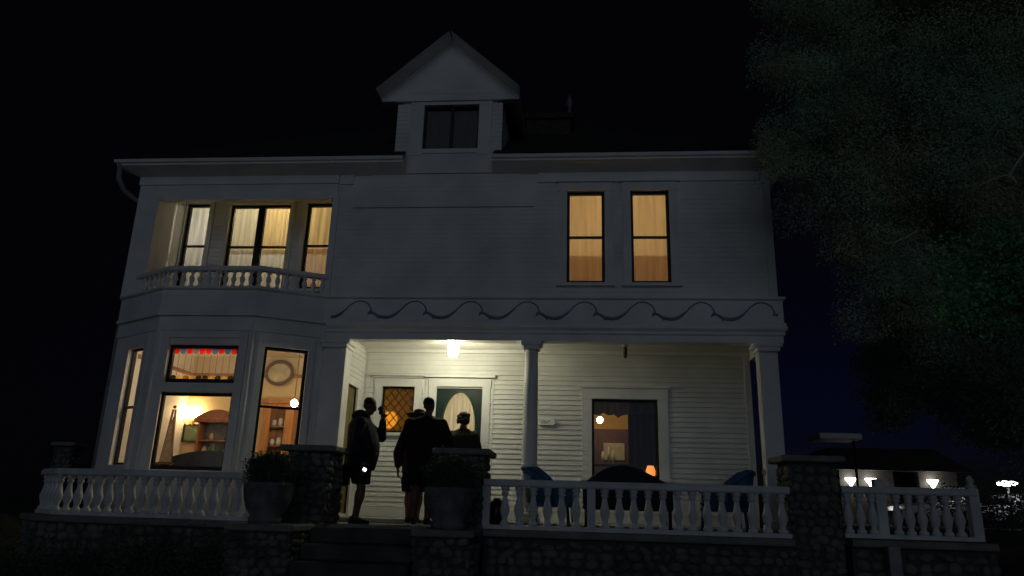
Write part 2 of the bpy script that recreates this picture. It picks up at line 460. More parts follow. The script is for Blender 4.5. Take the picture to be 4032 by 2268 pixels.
    mb.add([FP(a, b, -.035) for a, b in ring] + [FP(a, b, -.08) for a, b in ring], [(i, (i + 1) % n, n + (i + 1) % n, n + i) for i in range(n)])
    for c in ((s0, z0), (s0, zt), (s1, z0), (s1, zt)):
        a, b = c
    # corner fillers so the slab is a full rectangle
    idx = sorted(range(n), key=lambda i: i)
    for i in range(n):
        a, b = out[i], out[(i + 1) % n]
        if abs(a[0] - b[0]) > 1e-4 and abs(a[1] - b[1]) > 1e-4:
            c = (a[0] if abs(a[0] - s0) < .004 or abs(a[0] - s1) < .004 else b[0], a[1] if abs(a[1] - z0) < .004 or abs(a[1] - zt) < .004 else b[1])
            for d in (-.035, -.08): mb.add([FP(*a, d), FP(*b, d), FP(*c, d)], [(0, 1, 2)])
    door = mb.build('front_door', GREEN, house)
    mb = MB(); mb.tube([FP(cs + (ea + .012) * math.cos(t), cz + (eb + .012) * math.sin(t), -.03) for t in np.linspace(0, 2 * math.pi, 49)], .014, 6, cap=False)
    mb.build('oval_moulding', mat('green_moulding_paint', (.02, .055, .04), .4), door)
    mb = MB(); mb.add([FP(a, b, -.06) for a, b in ring], [tuple(range(n))]); mb.build('oval_glass', GLASS, door)
    pleat(FP, cs - .33, cs + .33, .8, 2.13, -.10, sheer('lace_curtain', (.70, .73, .64), .12), door, amp=.012, waves=6)
    mb = MB(); mb.tube([FP(s0 + .07, 1.02, -.035), FP(s0 + .07, 1.02, .02)], .012, 8); mb.ball(FP(s0 + .07, 1.02, .04), .03)
    mb.build('handle', BRASS, door)
    mb = MB()
    mb.fbox(FP, s0 - .14, s0, .0, z1, -.04, .034); mb.fbox(FP, s1, s1 + .14, .0, z1, -.04, .034); mb.fbox(FP, s0 - .15, s1 + .15, z1, 2.33, -.04, .038)
    mb.fbox(FP, s0, s1, z1 - .028, z1, -.1, -.002)
    mb.build('casing', TRIM, door)
    mb = MB(); mb.fbox(FP, s0 + .003, s1 - .003, .0, .028, -.12, .05); mb.build('threshold', DARKWOOD, door)
    # porch side wall with side door
    FS = Fr((-3.78, 0.0), (0, 1))                  # faces +x
    SD = (.38, 1.02, .03, 2.08)
    mb = MB(); mb.panel(FS, .16, 1.4, -.1, 2.96, (SD,), -.15, 0); mb.clap(FS, .16, 1.392, .16, 2.84, ((SD[0] - .1, SD[1] + .1, 0, 2.2),))
    mb.build('porch_side_wall', WHITE, house)
    mb = MB(); mb.fbox(FS, SD[0], SD[1], SD[2], SD[3], -.08, -.03)
    for a, b in ((.15, .85), (1.0, 1.9)): mb.fbox(FS, SD[0] + .09, SD[1] - .09, a, b, -.03, -.018)
    sd = mb.build('side_door', OLIVE, house)
    mb = MB(); mb.fbox(FS, SD[0] - .1, SD[0], 0, 2.08, -.03, .034); mb.fbox(FS, SD[1], SD[1] + .1, 0, 2.08, -.03, .034); mb.fbox(FS, SD[0] - .11, SD[1] + .11, 2.08, 2.2, -.03, .036)
    mb.build('casing', TRIM, sd)
    mb = MB(); mb.ball(FS(SD[1] - .07, 1.0, .02), .028); mb.build('handle', BRASS, sd)
    # porch floor, ceiling, beams
    mb = MB(); mb.box(-3.78, 2.98, -.12, 1.4, -.06, -.004)
    mb.build('porch_floor', FLOORM, house)
    mb = MB(); mb.box(-3.78, 2.88, .12, 1.4, 2.845, 2.895)
    for k in range(12): mb.box(-3.78, 2.88, .14 + k * .104, .146 + k * .104, 2.838, 2.845)
    mb.build('porch_ceiling', CEIL, house)
    mb = MB(); mb.fbox(FY(1.372), -3.75, 2.86, 2.775, 2.837, 0, .05); mb.build('ceiling_moulding', TRIM, house)
    mb = MB()
    mb.sweep([(-4.02, 0), (3.02, 0), (3.02, 1.5)], [(-.14, 2.70), (.06, 2.70), (.06, 2.80), (.085, 2.82), (.085, 2.86), (.12, 2.90), (.12, 2.945), (-.14, 2.945)])
    mb.build('porch_beam', TRIM, house)
    # belt course with relief vine
    line = [(-7.66, .16), (-6.57, -.5), (-5.03, -.5), (-4.10, 0), (3.06, 0), (3.06, 4)]
    mb = MB()
    mb.sweep(line, [(-.05, 2.95), (.075, 2.95), (.075, 3.0), (.05, 3.02), (.05, 3.36), (.09, 3.385), (.09, 3.42), (-.05, 3.42)])
    belt = mb.build('belt_course', WHITE, house)
    mb = MB(); per = .90; x0 = -3.52
    shape = [(-.765, .32), (-.73, .27), (-.66, .12), (-.55, .03), (-.44, .06), (-.35, .20), (-.26, .44), (-.17, .74), (-.08, .93), (0, .99), (.09, .94), (.165, .78), (.205, .56), (.215, .38), (.20, .26)]
    def cr(P, m=5):
        out = []
        for i in range(len(P) - 1):
            p0, p1, p2, p3 = P[max(i - 1, 0)], P[i], P[i + 1], P[min(i + 2, len(P) - 1)]
            for k in range(m):
                t = k / m
                out.append(tuple(.5 * (2 * b + (c - a) * t + (2 * a - 5 * b + 4 * c - d) * t * t + (3 * b - a - 3 * c + d) * t ** 3) for a, b, c, d in zip(p0, p1, p2, p3)))
        return out + [P[-1]]
    for k in range(9):
        cx = x0 + per * k
        pts = [(cx + u * per, -.056, 3.055 + v * .28) for u, v in cr(shape) if -3.98 < cx + u * per < 3.03]
        if len(pts) < 4: continue
        rr = [.011 + .016 * max(0, 1 - abs(p[2] - 3.065) / .14) for p in pts]
        mb.tube(pts, rr, 6)
        for (u, v, ln, a) in ((.21, .42, .09, -2.1), (.21, .45, .07, -1.2), (-.62, .06, .05, -2.6)):
            bx, bz = cx + u * per, 3.055 + v * .28
            if bx > 2.95 or bx < -3.9: continue
            mb.tube([(bx, -.056, bz), (bx + ln * .5 * math.cos(a), -.062, bz + ln * .5 * math.sin(a)), (bx + ln * math.cos(a), -.056, bz + ln * math.sin(a))], [.008, .02, .003], 6)
    mb.build('vine_relief', VINEM, belt)
    # columns
    def column(cx, cy, r0, r1, z1=2.70, square=False):
        mb = MB()
        if square: mb.bbox(cx - r0, cx + r0, cy - r0 * .8, cy + r0 * .8, .14, z1 - .12, .006)
        else: mb.lathe(cx, cy, [(r0, .14), (r0 * 1.01, .5), (r0 * .99, 1.2), ((r0 + r1) / 2, 2.0), (r1, z1 - .14)], 24)
        c = mb.build('column', TRIM, house)
        mb = MB(); k = r0 if square else r0 + .02
        mb.bbox(cx - k - .03, cx + k + .03, cy - k - .03, cy + k + .03, 0, .07, .006); mb.bbox(cx - k - .012, cx + k + .012, cy - k - .012, cy + k + .012, .07, .14, .012)
        mb.build('base', TRIM, c)
        mb = MB(); k = r0 if square else r1
        mb.bbox(cx - k - .03, cx + k + .03, cy - k - .03, cy + k + .03, z1 - .14, z1 - .08, .01)
        mb.bbox(cx - k - .075, cx + k + .075, cy - k - .03, cy + k + .03, z1 - .08, z1 - .002, .02)
        mb.build('capital', TRIM, c)
    column(-.735, 0.03, .118, .10); column(2.835, .04, .14, .14, square=True); column(-3.86, .10, .185, .185, square=True)
shell()

# ------------------------------------------------------------------ bay and loggia
def bay():
    def onf(t0, t1, z0, z1): return (t0, t1, z0, z1)
    TW = (.22, 1.35, 1.90, 2.49); MWn = (.19, 1.35, .60, 1.75); RW = (.20, .86, .55, 2.50); LW = (LL * .383, LL * .743, .66, 2.49)
    mb = MB()
    mb.panel(FC, -.02, LC + .02, -.35, 2.95, (TW, MWn), -.13, 0); mb.panel(FRt, .0, LR, -.35, 2.95, (RW,), -.13, 0); mb.panel(FL, 0, LL, -.35, 2.95, (LW,), -.13, 0)
    for fr, L_, hs in ((FC, LC, (TW, MWn)), (FRt, LR, (RW,)), (FL, LL, (LW,))):
        mb.fbox(fr, -.015, L_ + .015, .36, .44, 0, .03)
        mb.clap(fr, 0, L_, -.1, .36)
        mb.fbox(fr, -.012, L_ + .012, 2.72, 2.95, 0, .022)
    for p in BAY[1:3]: mb.lathe(p[0], p[1] + .01, [(.035, -.3), (.035, 2.94)], 10)
    mb.box(-4.12, -4.02, .03, .16, -.3, 2.94)
    mb.build('bay_wall', WHITE, house)
    # transom with coloured scallops
    w = window(FC, *TW, casing=.0, fw=.05)
    s0, s1, z0, z1 = TW[0] + .05, TW[1] - .05, TW[2] + .065, TW[3] - .05
    cols = ['r', 'b', 'r', 'g', 'r', 'r', 'b', 'r', 'b', 'r']; n = len(cols); st = (s1 - s0) / n
    cm = {'r': glass('red_glass', (.85, .03, .03), .03, .35), 'b': glass('blue_glass', (.10, .18, .55), .03, .35), 'g': glass('violet_glass', (.22, .20, .36), .03, .35),
          'k': glass('smoky_glass', (.06, .05, .02), .03, .2), 'o': glass('orange_glass', (.45, .20, .05), .03, .3), 'y': glass('yellow_glass', (.85, .62, .22), .03, .2)}
    keys = list(cm); mb = MB()
    def scallop(c, zt, sg, key, R, H):
        pts = [FC(c - R, zt, -.058)] + [FC(c + R * math.cos(a), zt + sg * H * .45 + sg * H * .55 * math.sin(a), -.058) for a in np.linspace(math.pi, 0, 13)] + [FC(c + R, zt, -.058)]
        mb.add(pts, [tuple(range(len(pts)))], keys.index(key))
    for i, c in enumerate(cols): scallop(s0 + st * (i + .5), z1, -1, c, st / 2 - .001, .085)
    mb.build('stained_glass', [cm[k] for k in keys], w); mb = MB()
    for i, c in enumerate(['k', 'y', 'o', 'y', 'k', 'k', 'y', 'k', 'y', 'k']): scallop(s0 + st * (i + .5), z0, 1, c, st / 2 - .002, .058)
    mb.build('stained_glass', [cm[k] for k in keys], w)
    mb = MB()
    for i in range(1, n): mb.tube([FC(s0 + st * i, z0 + .05, -.056), FC(s0 + st * i, z1 - .075, -.056)], .0035, 5)
    mb.build('lead_cames', mat('dull_lead', (.22, .2, .17), .5), w)
    window(FC, *MWn, casing=.0, fw=.045, sill=False)
    window(FRt, *RW, rails=(1.58,), casing=0, fw=.045)
    window(FL, *LW, rails=(1.55,), casing=0, fw=.03)
    mb = MB()
    mb.fbox(FC, TW[0] - .13, TW[0], .52, 2.6, 0, .03); mb.fbox(FC, TW[1], TW[1] + .13, .52, 2.6, 0, .03); mb.fbox(FC, TW[0], TW[1], 1.76, 1.895, 0, .03)
    mb.fbox(FC, TW[0] - .13, TW[1] + .13, 2.6, 2.70, 0, .034); mb.fbox(FC, TW[0] - .14, TW[1] + .14, .50, .59, 0, .06)
    for fr, w_ in ((FRt, RW), (FL, LW)):
        mb.fbox(fr, w_[0] - .1, w_[0], w_[2], 2.6, 0, .03); mb.fbox(fr, w_[1], w_[1] + .1, w_[2], 2.6, 0, .03); mb.fbox(fr, w_[0] - .1, w_[1] + .1, w_[3] + .1, 2.70, 0, .03)
        mb.fbox(fr, w_[0], w_[1], w_[3], w_[3] + .1, 0, .028); mb.fbox(fr, w_[0] - .11, w_[1] + .11, w_[2] - .07, w_[2], 0, .055)
    mb.build('bay_casing', TRIM, house)
    # balcony floor
    mb = MB(); P = [(-7.62, .14), (-6.57, -.47), (-5.03, -.47), (-4.09, 0.0), (-4.09, .9), (-7.62, .9)]
    V = [(x, y, 3.27) for x, y in P] + [(x, y, 3.33) for x, y in P]
    mb.add(V, [tuple(range(5, -1, -1)), tuple(range(6, 12))] + [(i, (i + 1) % 6, 6 + (i + 1) % 6, 6 + i) for i in range(6)])
    mb.build('balcony_floor', FLOORM, house)
    # balcony walls
    FB = FY(.9); A = (-7.26, -6.80, 3.80, 5.46); B = (-6.41, -5.26, 3.62, 5.43); C = (-4.96, -4.44, 3.80, 5.45)
    mb = MB(); mb.panel(FB, -7.34, -4.06, 3.33, 5.56, (A, B, C), -.13, 0)
    mb.clap(FB, -7.28, -4.10, 3.34, 5.5, [(a - .09, b + .09, c - .06, d + .1) for a, b, c, d in (A, B, C)])
    mb.build('balcony_back_wall', WHITE, house)
    FI = Fr((-7.29, 0.02), (0, 1)); FJ = Fr((-4.10, .9), (0, -1))
    for f_, a_, b_ in ((FI, .02, .88), (FJ, .0, .78)):
        mb = MB(); mb.panel(f_, a_, b_, 3.33, 5.56, (), -.08 if f_ is FI else -.02, 0); mb.build('balcony_side_wall', WHITE, house)
    mb = MB(); mb.box(-7.55, -4.1, .0, .9, 5.53, 5.58); mb.build('balcony_ceiling', CEIL, house)
    mb = MB()
    mb.fbox(FX, -7.64, -4.085, 5.20, 5.60, -.14, .012); mb.fbox(FX, -7.64, -7.30, 3.40, 5.20, -.14, .010); mb.fbox(FX, -7.298, -7.25, 3.4, 5.138, -.1, .03)
    mb.fbox(FX, -4.16, -4.05, 3.42, 5.138, -.1, .03); mb.fbox(FX, -7.3, -4.05, 5.14, 5.2, -.1, .033); mb.fbox(FX, -7.66, -4.08, 5.42, 5.58, .012, .035)
    mb.build('balcony_header', TRIM, house)
    for h in (A, C): window(FB, *h, rails=(4.64,), casing=.08, head=False, fw=.05)
    w = window(FB, *B, rails=(4.62,), mull=(((B[0] + B[1]) / 2, .13),), casing=.08, head=False, fw=.045)
    # balcony balustrade
    line = [(-7.50, .10), (-6.55, -.46), (-5.02, -.46), (-4.12, .0)]
    mb = MB(); mb.sweep(line, [(-.05, 3.70), (.05, 3.70), (.062, 3.72), (.062, 3.765), (.03, 3.785), (-.05, 3.785)])
    mb.sweep(line, [(-.04, 3.422), (.04, 3.422), (.04, 3.445), (-.04, 3.445)])
    br = mb.build('balcony_railing', TRIM, house)
    prof = [(.035, 3.445), (.035, 3.47), (.022, 3.485), (.030, 3.52), (.042, 3.56), (.040, 3.59), (.022, 3.635), (.019, 3.655), (.034, 3.67), (.034, 3.70)]
    mb = MB(); mb.lathe(0, 0, prof, 10); first = None
    L_ = [math.dist(line[i], line[i + 1]) for i in range(3)]; tot = sum(L_); n = 26
    for k in range(n):
        t = tot * (k + .5) / n; i = 0
        while t > L_[i]: t -= L_[i]; i += 1
        a, b = line[i], line[i + 1]; x, y = a[0] + (b[0] - a[0]) * t / L_[i], a[1] + (b[1] - a[1]) * t / L_[i]
        if first is None: first = mb.build('baluster', TRIM, br, local=True); base = Vector((-2.2, 0, 0)); first.location = (x - wp(br).x, y, 0)
        else: copy_obj(first, 'baluster', br, (x - wp(br).x, y, 0))
    return A, B, C
WA, WB, WC = bay()

# ------------------------------------------------------------------ eaves, roof, dormer
def roof():
    mb = MB()
    prof = [(.002, 5.56), (.05, 5.575), (.28, 5.665), (.30, 5.67), (.30, 5.70), (.335, 5.715), (.345, 5.77), (.002, 5.77)]
    mb.sweep([(-7.65, 8.2), (-7.65, 0), (-2.93, 0)], prof); mb.sweep([(-1.44, 0), (3.05, 0), (3.05, 8.2)], prof)
    # cornice return at the right corner
    mb.hexa([(3.055, -.10, 5.25), (3.20, -.10, 5.42), (3.20, .25, 5.42), (3.055, .25, 5.25), (3.055, -.10, 5.555), (3.27, -.10, 5.60), (3.27, .25, 5.60), (3.055, .25, 5.555)])
    mb.build('eaves', TRIM, house)
    mb = MB()                                                                      # hipped roof
    x0, x1, y0, y1, z0, zr = -8.01, 3.41, -.36, 8.4, 5.772, 8.7
    a = [(x0, y0, z0), (x1, y0, z0), (x1, y1, z0), (x0, y1, z0), (x0 + 4.3, 3.9, zr), (x1 - 4.3, 3.9, zr)]
    kz = (zr - z0) / (3.9 - y0)
    a += [(-2.95, y0, z0), (-2.95, .1, z0 + kz * (.1 - y0)), (-1.43, .1, z0 + kz * (.1 - y0)), (-1.43, y0, z0), (x0, .0, z0), (x1, .0, z0)]
    mb.add(a, [(0, 6, 7, 8, 9, 1, 5, 4), (1, 2, 5), (2, 3, 4, 5), (3, 0, 4), (10, 3, 2, 11)])
    rf = mb.build('roof', ROOFM, house)
    # flared hood below the dormer
    mb = MB()
    mb.hexa([(-3.80, -.035, 4.97), (-.75, -.035, 4.97), (-.75, .0, 4.97), (-3.80, .0, 4.97), (-3.52, -.02, 5.574), (-.98, -.02, 5.574), (-.98, .0, 5.574), (-3.52, .0, 5.574)])
    mb.box(-2.928, -1.442, -.05, .1, 5.578, 5.95)
    fr = lambda s_, z, d=0.: Vector((s_, -.037 + (z - 4.97) * .0248 - d, z))
    mb.clap(fr, -3.42, -1.05, 5.0, 5.56, (), lift=.0, thick=.004)
    mb.build('hood', WHITE, house)
    # chimney on the roof
    mb = MB(); mb.box(-1.12, -.18, 1.85, 2.45, 6.8, 7.62); mb.bbox(-1.18, -.12, 1.79, 2.51, 7.62, 7.74, .01)
    ch = mb.build('chimney', mat('old_brown_brick', (.06, .045, .035), .85, .4, 12, .6, 50), rf)
    mb = MB(); mb.lathe(-.2, 1.95, [(.05, 7.74), (.04, 7.85), (.02, 7.9), (.07, 8.0), (.06, 8.08), (.012, 8.22)], 10); mb.build('finial', mat('grey_zinc', (.16, .16, .16), .5), rf)
    # dormer
    cx = -2.235; hw = .92; F = FY(-.03); ze = 6.83; zp = 8.0; W = (-2.68, -1.72, 6.02, 6.86)
    mb = MB(); mb.panel(F, cx - hw, cx + hw, 5.66, 6.95, (W,), -.12, 0)
    mb.clap(F, cx - hw, cx + hw, 5.92, 6.9, thick=.006, holes=((W[0] - .2, W[1] + .2, 5.8, 7.1),))
    mb.add([F(cx - hw, 6.95, 0), F(cx + hw, 6.95, 0), F(cx, zp, 0)], [(0, 1, 2)])
    z = 6.955
    while z < zp - .05:                                                            # gable clapboards
        h = hw * (zp - z) / (zp - 6.95); h2 = hw * max(0, (zp - z - .083)) / (zp - 6.95)
        mb.add([F(cx - h, z, .010), F(cx + h, z, .010), F(cx + h2, z + .083, .003), F(cx - h2, z + .083, .003)], [(0, 1, 2, 3)])
        z += .083
    for sx in (-1, 1):
        fs = Fr((cx + sx * hw, 0), (0, sx)); mb.panel(fs, *( (-.03, 3.2) if sx > 0 else (-3.2, .03)), 5.66, 6.95, (), -.1, 0)
    d = mb.build('dormer', WHITE, house)
    window(F, *W, mull=(((W[0] + W[1]) / 2, .05),), casing=0, fw=.035, sub=d, name='window')
    pleat(F, W[0], W[1], W[2], W[3], -.14, sheer('dusty_curtain', (.07, .045, .03), .1), d, waves=9, amp=.012)
    mb = MB()
    mb.fbox(F, W[0] - .22, W[0], 5.9, W[3], 0, .035); mb.fbox(F, W[1], W[1] + .22, 5.9, W[3], 0, .035); mb.fbox(F, W[0] - .23, W[1] + .23, W[3], W[3] + .20, 0, .04)
    mb.fbox(F, W[0] - .26, W[1] + .26, W[3] + .20, W[3] + .25, 0, .08); mb.fbox(F, W[0], W[1], 5.94, W[2], 0, .04)
    mb.build('casing', TRIM, d)
    mb = MB(); mb2 = MB(); ov = 1.21; zo = 6.97; zt = 8.07
    for sx in (-1, 1):
        nx, nz = (zt - zo), ov; l = math.hypot(nx, nz); nx, nz = sx * nx / l, nz / l
        def q(t, y, th): return (cx + sx * ov * (1 - t) + nx * th, y, zo + (zt - zo) * t + nz * th)
        e = 0 if sx < 0 else .003; T = 1.03
        mb.hexa([q(0, -.11, 0.029), q(T, -.11 - e, 0.029), q(T, 3.6, 0.03), q(0, 3.6, 0.03), q(0, -.11, .055), q(T, -.11 - e, .055), q(T, 3.6, .055), q(0, 3.6, .055)])
        mb2.hexa([q(0, -.115 - e, -.035), q(1.03, -.115 - e, -.035), q(1.03, -.07, -.035), q(0, -.07, -.035), q(0, -.115 - e, .028), q(1.0, -.115 - e, .028), q(1.0, -.07, .028), q(0, -.07, .028)])
        mb2.hexa([q(0, -.07, .0), q(1, -.07, .0), q(1, 3.5, .0), q(0, 3.5, .0), q(0, -.43, .027), q(1, -.43, .027), q(1, 3.5, .027), q(0, 3.5, .027)])
    y0_, y1_ = -.105, .06; tri = [(cx - ov + .01, zo - .045), (cx + ov - .01, zo - .045), (cx + ov - .01, zo - .01), (cx, zt - .02), (cx - ov + .01, zo - .01)]
    mp = MB(); mp.add([(x, y0_, z) for x, z in tri] + [(x, y1_, z) for x, z in tri], [(0, 1, 2, 3, 4), (9, 8, 7, 6, 5)] + [(i, (i + 1) % 5, 5 + (i + 1) % 5, 5 + i) for i in range(5)]); mp.build('pediment', WHITE, d)
    mb.build('dormer_roof', ROOFM, d); mb2.build('bargeboard', TRIM, d)
    # downspout elbow under the left eave
    mb = MB(); mb.tube([(-7.90, -.28, 5.70), (-7.90, -.26, 5.45), (-7.86, -.12, 5.28), (-7.70, .14, 5.16), (-7.70, .20, 4.6), (-7.70, .22, .2)], .045, 10)
    mb.build('downspout', mat('grey_metal', (.3, .3, .3), .5), house)
roof()

# ------------------------------------------------------------------ rooms
def room(name, x0, x1, y0, y1, z0, z1, wall, ceil, floor, front=False, wain=None):
    mb = MB()
    def q(p, mi): mb.add(p, [(0, 1, 2, 3)], mi)
    q([(x0, y0, z0), (x1, y0, z0), (x1, y1, z0), (x0, y1, z0)], 2); q([(x0, y0, z1), (x0, y1, z1), (x1, y1, z1), (x1, y0, z1)], 1)
    zs = [z0, z1] if wain is None else [z0, wain[0], z1]
    for i in range(len(zs) - 1):
        a, b = zs[i], zs[i + 1]; mi = 0 if (wain is None or i == 1) else 3
        q([(x0, y1, a), (x1, y1, a), (x1, y1, b), (x0, y1, b)], mi)
        q([(x0, y0, a), (x0, y1, a), (x0, y1, b), (x0, y0, b)], mi); q([(x1, y0, a), (x1, y1, a), (x1, y1, b), (x1, y0, b)], mi)
    ms = [wall, ceil, floor] + ([wain[1]] if wain else [])
    return mb.build(name, ms, house)
CREAM = mat('cream_plaster', (.72, .58, .34), .8, .08, 2)
CREAMC = mat('pale_ceiling', (.72, .62, .48), .8, .05, 2)
WARMF = mat('wood_floor', (.22, .12, .06), .5, .3, 4, stretch=(8, 1, 1))
LILAC = mat('mauve_wainscot', (.36, .21, .18), .7, .1, 3)
BROWNW = mat('brown_wainscot', (.16, .075, .055), .6, .2, 4)
GOLDW = mat('ochre_plaster', (.60, .36, .09), .8, .1, 3)

# parlour behind the bay
mb = MB(); P = [(-7.52, .26), (-6.55, -.36), (-5.05, -.36), (-4.0, .1), (-3.95, .1), (-3.95, 2.4), (-7.52, 2.4)]
for z, mi in ((.0, 2), (2.86, 1)): mb.add([(x, y, z) for x, y in P], [tuple(range(7))], mi)
for (a, b) in ((4, 5), (5, 6), (6, 0)):
    for z0, z1, mi in ((0, .95, 3), (.95, 2.48, 0), (2.48, 2.86, 1)): mb.add([(*P[a], z0), (*P[b], z0), (*P[b], z1), (*P[a], z1)], [(0, 1, 2, 3)], mi)
mb.build('parlour', [CREAM, CREAMC, WARMF, LILAC], house)
mb = MB(); mb.box(-7.5, -3.97, 2.34, 2.39, 2.47, 2.53); mb.box(-7.5, -7.46, .3, 2.34, 2.47, 2.53); mb.build('picture_rail', LILAC, house)
room('upper_bedroom', -7.5, -4.15, .98, 4.2, 3.35, 5.85, CREAM, CREAMC, WARMF)
room('rear_bedroom', -1.2, 2.7, .14, 3.2, 3.0, 5.56, CREAM, CREAMC, WARMF)
room('hall', -3.72, -.75, 1.54, 4.0, .0, 2.84, CREAM, CREAMC, WARMF)
room('sitting_room', -.65, 2.7, 1.54, 3.4, .0, 2.84, GOLDW, CREAMC, WARMF, wain=(1.72, BROWNW))
mb = MB(); mb.box(-3.05, -1.4, .12, 2.2, 6.0, 6.05); mb.build('attic_floor', DARKWOOD, house)

# curtains of the upper windows
TAN = sheer('tan_blind', (.68, .55, .34), .0, .86); SHEER = sheer('sheer_curtain', (.82, .76, .58), .22); DRAPE = sheer('gold_drape', (.88, .68, .36), .10); PALE = sheer('pale_curtain', (.86, .86, .80), .15)
for x0, x1 in ((-.18, .39), (.85, 1.43)):
    pleat(FX, x0, x1, 3.68, 5.22, -.17, TAN, house, 'curtain', amp=.006, waves=3)
    pleat(FX, x0, x1, 3.66, 4.19, -.20, sheer('lower_blind', (.66, .52, .38), .3), house, 'cafe_curtain', amp=.006, waves=4)
FBk = FY(.9)
pleat(FBk, WA[0] - .14, WA[1], 3.75, 5.47, -.18, PALE, house, 'curtain', waves=4, amp=.007)
pleat(FBk, WB[0] - .2, -5.85, 4.55, 5.46, -.19, SHEER, house, 'curtain', waves=4, amp=.007)
pleat(FBk, -5.84, WB[1], 4.55, 5.46, -.20, DRAPE, house, 'curtain', waves=7, amp=.009)
pleat(FBk, WB[0] - .2, WB[1], 3.6, 4.60, -.16, PALE, house, 'cafe_curtain', waves=9, amp=.008)
pleat(FBk, WC[0] - .2, WC[1], 4.55, 5.47, -.20, DRAPE, house, 'curtain', waves=4, amp=.008)
pleat(FBk, WC[0] - .2, WC[1], 3.75, 4.62, -.17, sheer('rose_curtain', (.82, .64, .48), .12), house, 'cafe_curtain', waves=4, amp=.008)
# dark curtain and swag inside the porch window
FPk = FY(1.4)
DARKC = mat('dark_drape', (.004, .0035, .0035), .9, .3, 10)
pleat(FPk, .84, 1.36, .6, 2.0, -.22, DARKC, house, 'curtain', waves=5)
mb = MB(); V = []; n = 30
for i in range(n + 1):
    t = i / n; x = .2 + 1.1 * t; dz = .20 + .035 * abs(math.sin(t * math.pi * 5)) + (.08 * max(0, 1 - abs(t - .42) / .06))
    V += [FPk(x, 2.0, -.15 + .015 * math.sin(t * 40)), FPk(x, 2.0 - dz, -.15 + .03 * math.sin(t * 40))]
mb.add(V, [(2 * i, 2 * i + 1, 2 * i + 3, 2 * i + 2) for i in range(n)], 0, True)
mb.build('swag', sheer('grey_swag', (.07, .065, .06), .15), house)

# ------------------------------------------------------------------ lamps
WARM = (1., .70, .34)
def porch_lamp(name, label, loc, lit):
    t = thing(name, label, 'lamp', loc)
    mb = MB(); mb.lathe(0, 0, [(.03, .045), (.03, .0), (.075, .0), (.075, -.025), (.05, -.04), (.05, -.07)], 20); mb.build('fixture', mat('cream_enamel', (.6, .58, .5), .4), t, True)
    if lit:
        mb = MB(); mb.lathe(0, 0, [(.055, -.071), (.082, -.10), (.088, -.16), (.082, -.23), (.066, -.27), (.03, -.285)], 24)
        mb.build('glass_shade', glow('porch_lamp_glow', (1., .95, .68), 96), t, True)
    else:
        mb = MB(); mb.lathe(0, 0, [(.02, -.071), (.03, -.10), (.034, -.2), (.022, -.26)], 14); mb.build('socket', mat('brown_bakelite', (.12, .09, .05), .4), t, True)
porch_lamp('ceiling_lamp', 'lit frosted jar lamp on the porch ceiling above the people', (-2.03, .36, 2.80), True)
porch_lamp('ceiling_lamp', 'unlit bare lamp socket hanging from the porch ceiling above the settee', (.75, .62, 2.836), False)

def bulb(name, label, loc, r, s, col=WARM, kind='pendant', cat='lamp', top=None):
    t = thing(name, label, cat, loc)
    mb = MB(); mb.ball((0, 0, 0), r, r, r * 1.1); mb.build('globe', glow('glow_%s_%d' % (name, int(s * 10)), col, s), t, True)
    mb = MB()
    if kind == 'pendant': mb.lathe(0, 0, [(r * .5, r * 1.0), (r * .45, r * 1.3), (.012, r * 1.5), (.01, top)], 10)
    else: mb.lathe(0, 0, [(.012, -r * .9), (.03, -r * 1.4), (.018, -r * 2), (.05, -.28), (.08, -.34), (.09, -.38)], 12)
    mb.build('cord' if kind == 'pendant' else 'stand', BRASS, t, True)
    return t
# double wall sconce in the parlour
def sconce():
    t = thing('wall_sconce', 'bright brass wall sconce with two glass shades in the bay room', 'lamp', (-7.34, 2.36, 1.64))
    mb = MB(); mb.ball((0, 0, -.06), .055, .02, .09); mb.build('backplate', BRASS, t, True)
    for sx in (-.11, .10):
        mb = MB(); mb.tube([(0, -.02, -.06), (sx * .5, -.07, -.12), (sx, -.10, -.06), (sx, -.10, .0)], .01, 6); mb.build('arm', BRASS, t, True)
        mb = MB(); mb.lathe(sx, -.10, [(.03, .0), (.08, .04), (.105, .11), (.09, .18), (.10, .22)], 14); mb.build('shade', glow('sconce_glow', WARM, 11), t, True)
sconce()
t = thing('fill_lamp', 'added unseen fill lamp on the ceiling just inside the big bay window', 'lamp', (-5.9, .25, 2.85))  # unseen lamp added behind the window header to brighten the bay room
mb = MB(); mb.lathe(0, 0, [(.15, -.01), (.15, -.03)], 16); mb.build('rim', BRASS, t, True)
mb = MB(); mb.lathe(0, 0, [(.14, -.031), (.12, -.07), (.05, -.10)], 16); mb.build('shade', glow('fill_lamp_glow', (1., .78, .48), 64), t, True)
bulb('pendant_lamp', 'small bright globe lamp seen in the narrow right bay window', (-4.76, .80, 1.78), .058, 150, (1, .82, .58), top=1.05)
bulb('table_lamp', 'round glowing lamp in the left upstairs balcony window', (-7.25, 1.85, 5.02), .075, 62, (1., .93, .78), 'stand')
bulb('pendant_lamp', 'tiny bright bulb at the top of the upstairs double window', (-5.72, 2.1, 5.66), .035, 1300, (1, .88, .62), top=.18)
bulb('pendant_lamp', 'hanging bulb behind the amber curtains of the two right upstairs windows', (.63, 1.9, 4.95), .09, 145, (1, .81, .50), top=.60)
bulb('pendant_lamp', 'single white globe bulb hanging inside the porch window', (.39, 2.6, 1.80), .055, 48, (1, .82, .55), top=1.03)
bulb('table_lamp', 'amber glass lamp glowing behind the leaded diamond window', (-3.40, 1.95, 1.66), .14, 13, (1., .50, .08), 'stand')
bulb('pendant_lamp', 'hall lamp behind the oval glass of the green front door', (-1.9, 2.9, 2.25), .08, 125, (1, .92, .74), top=.58)

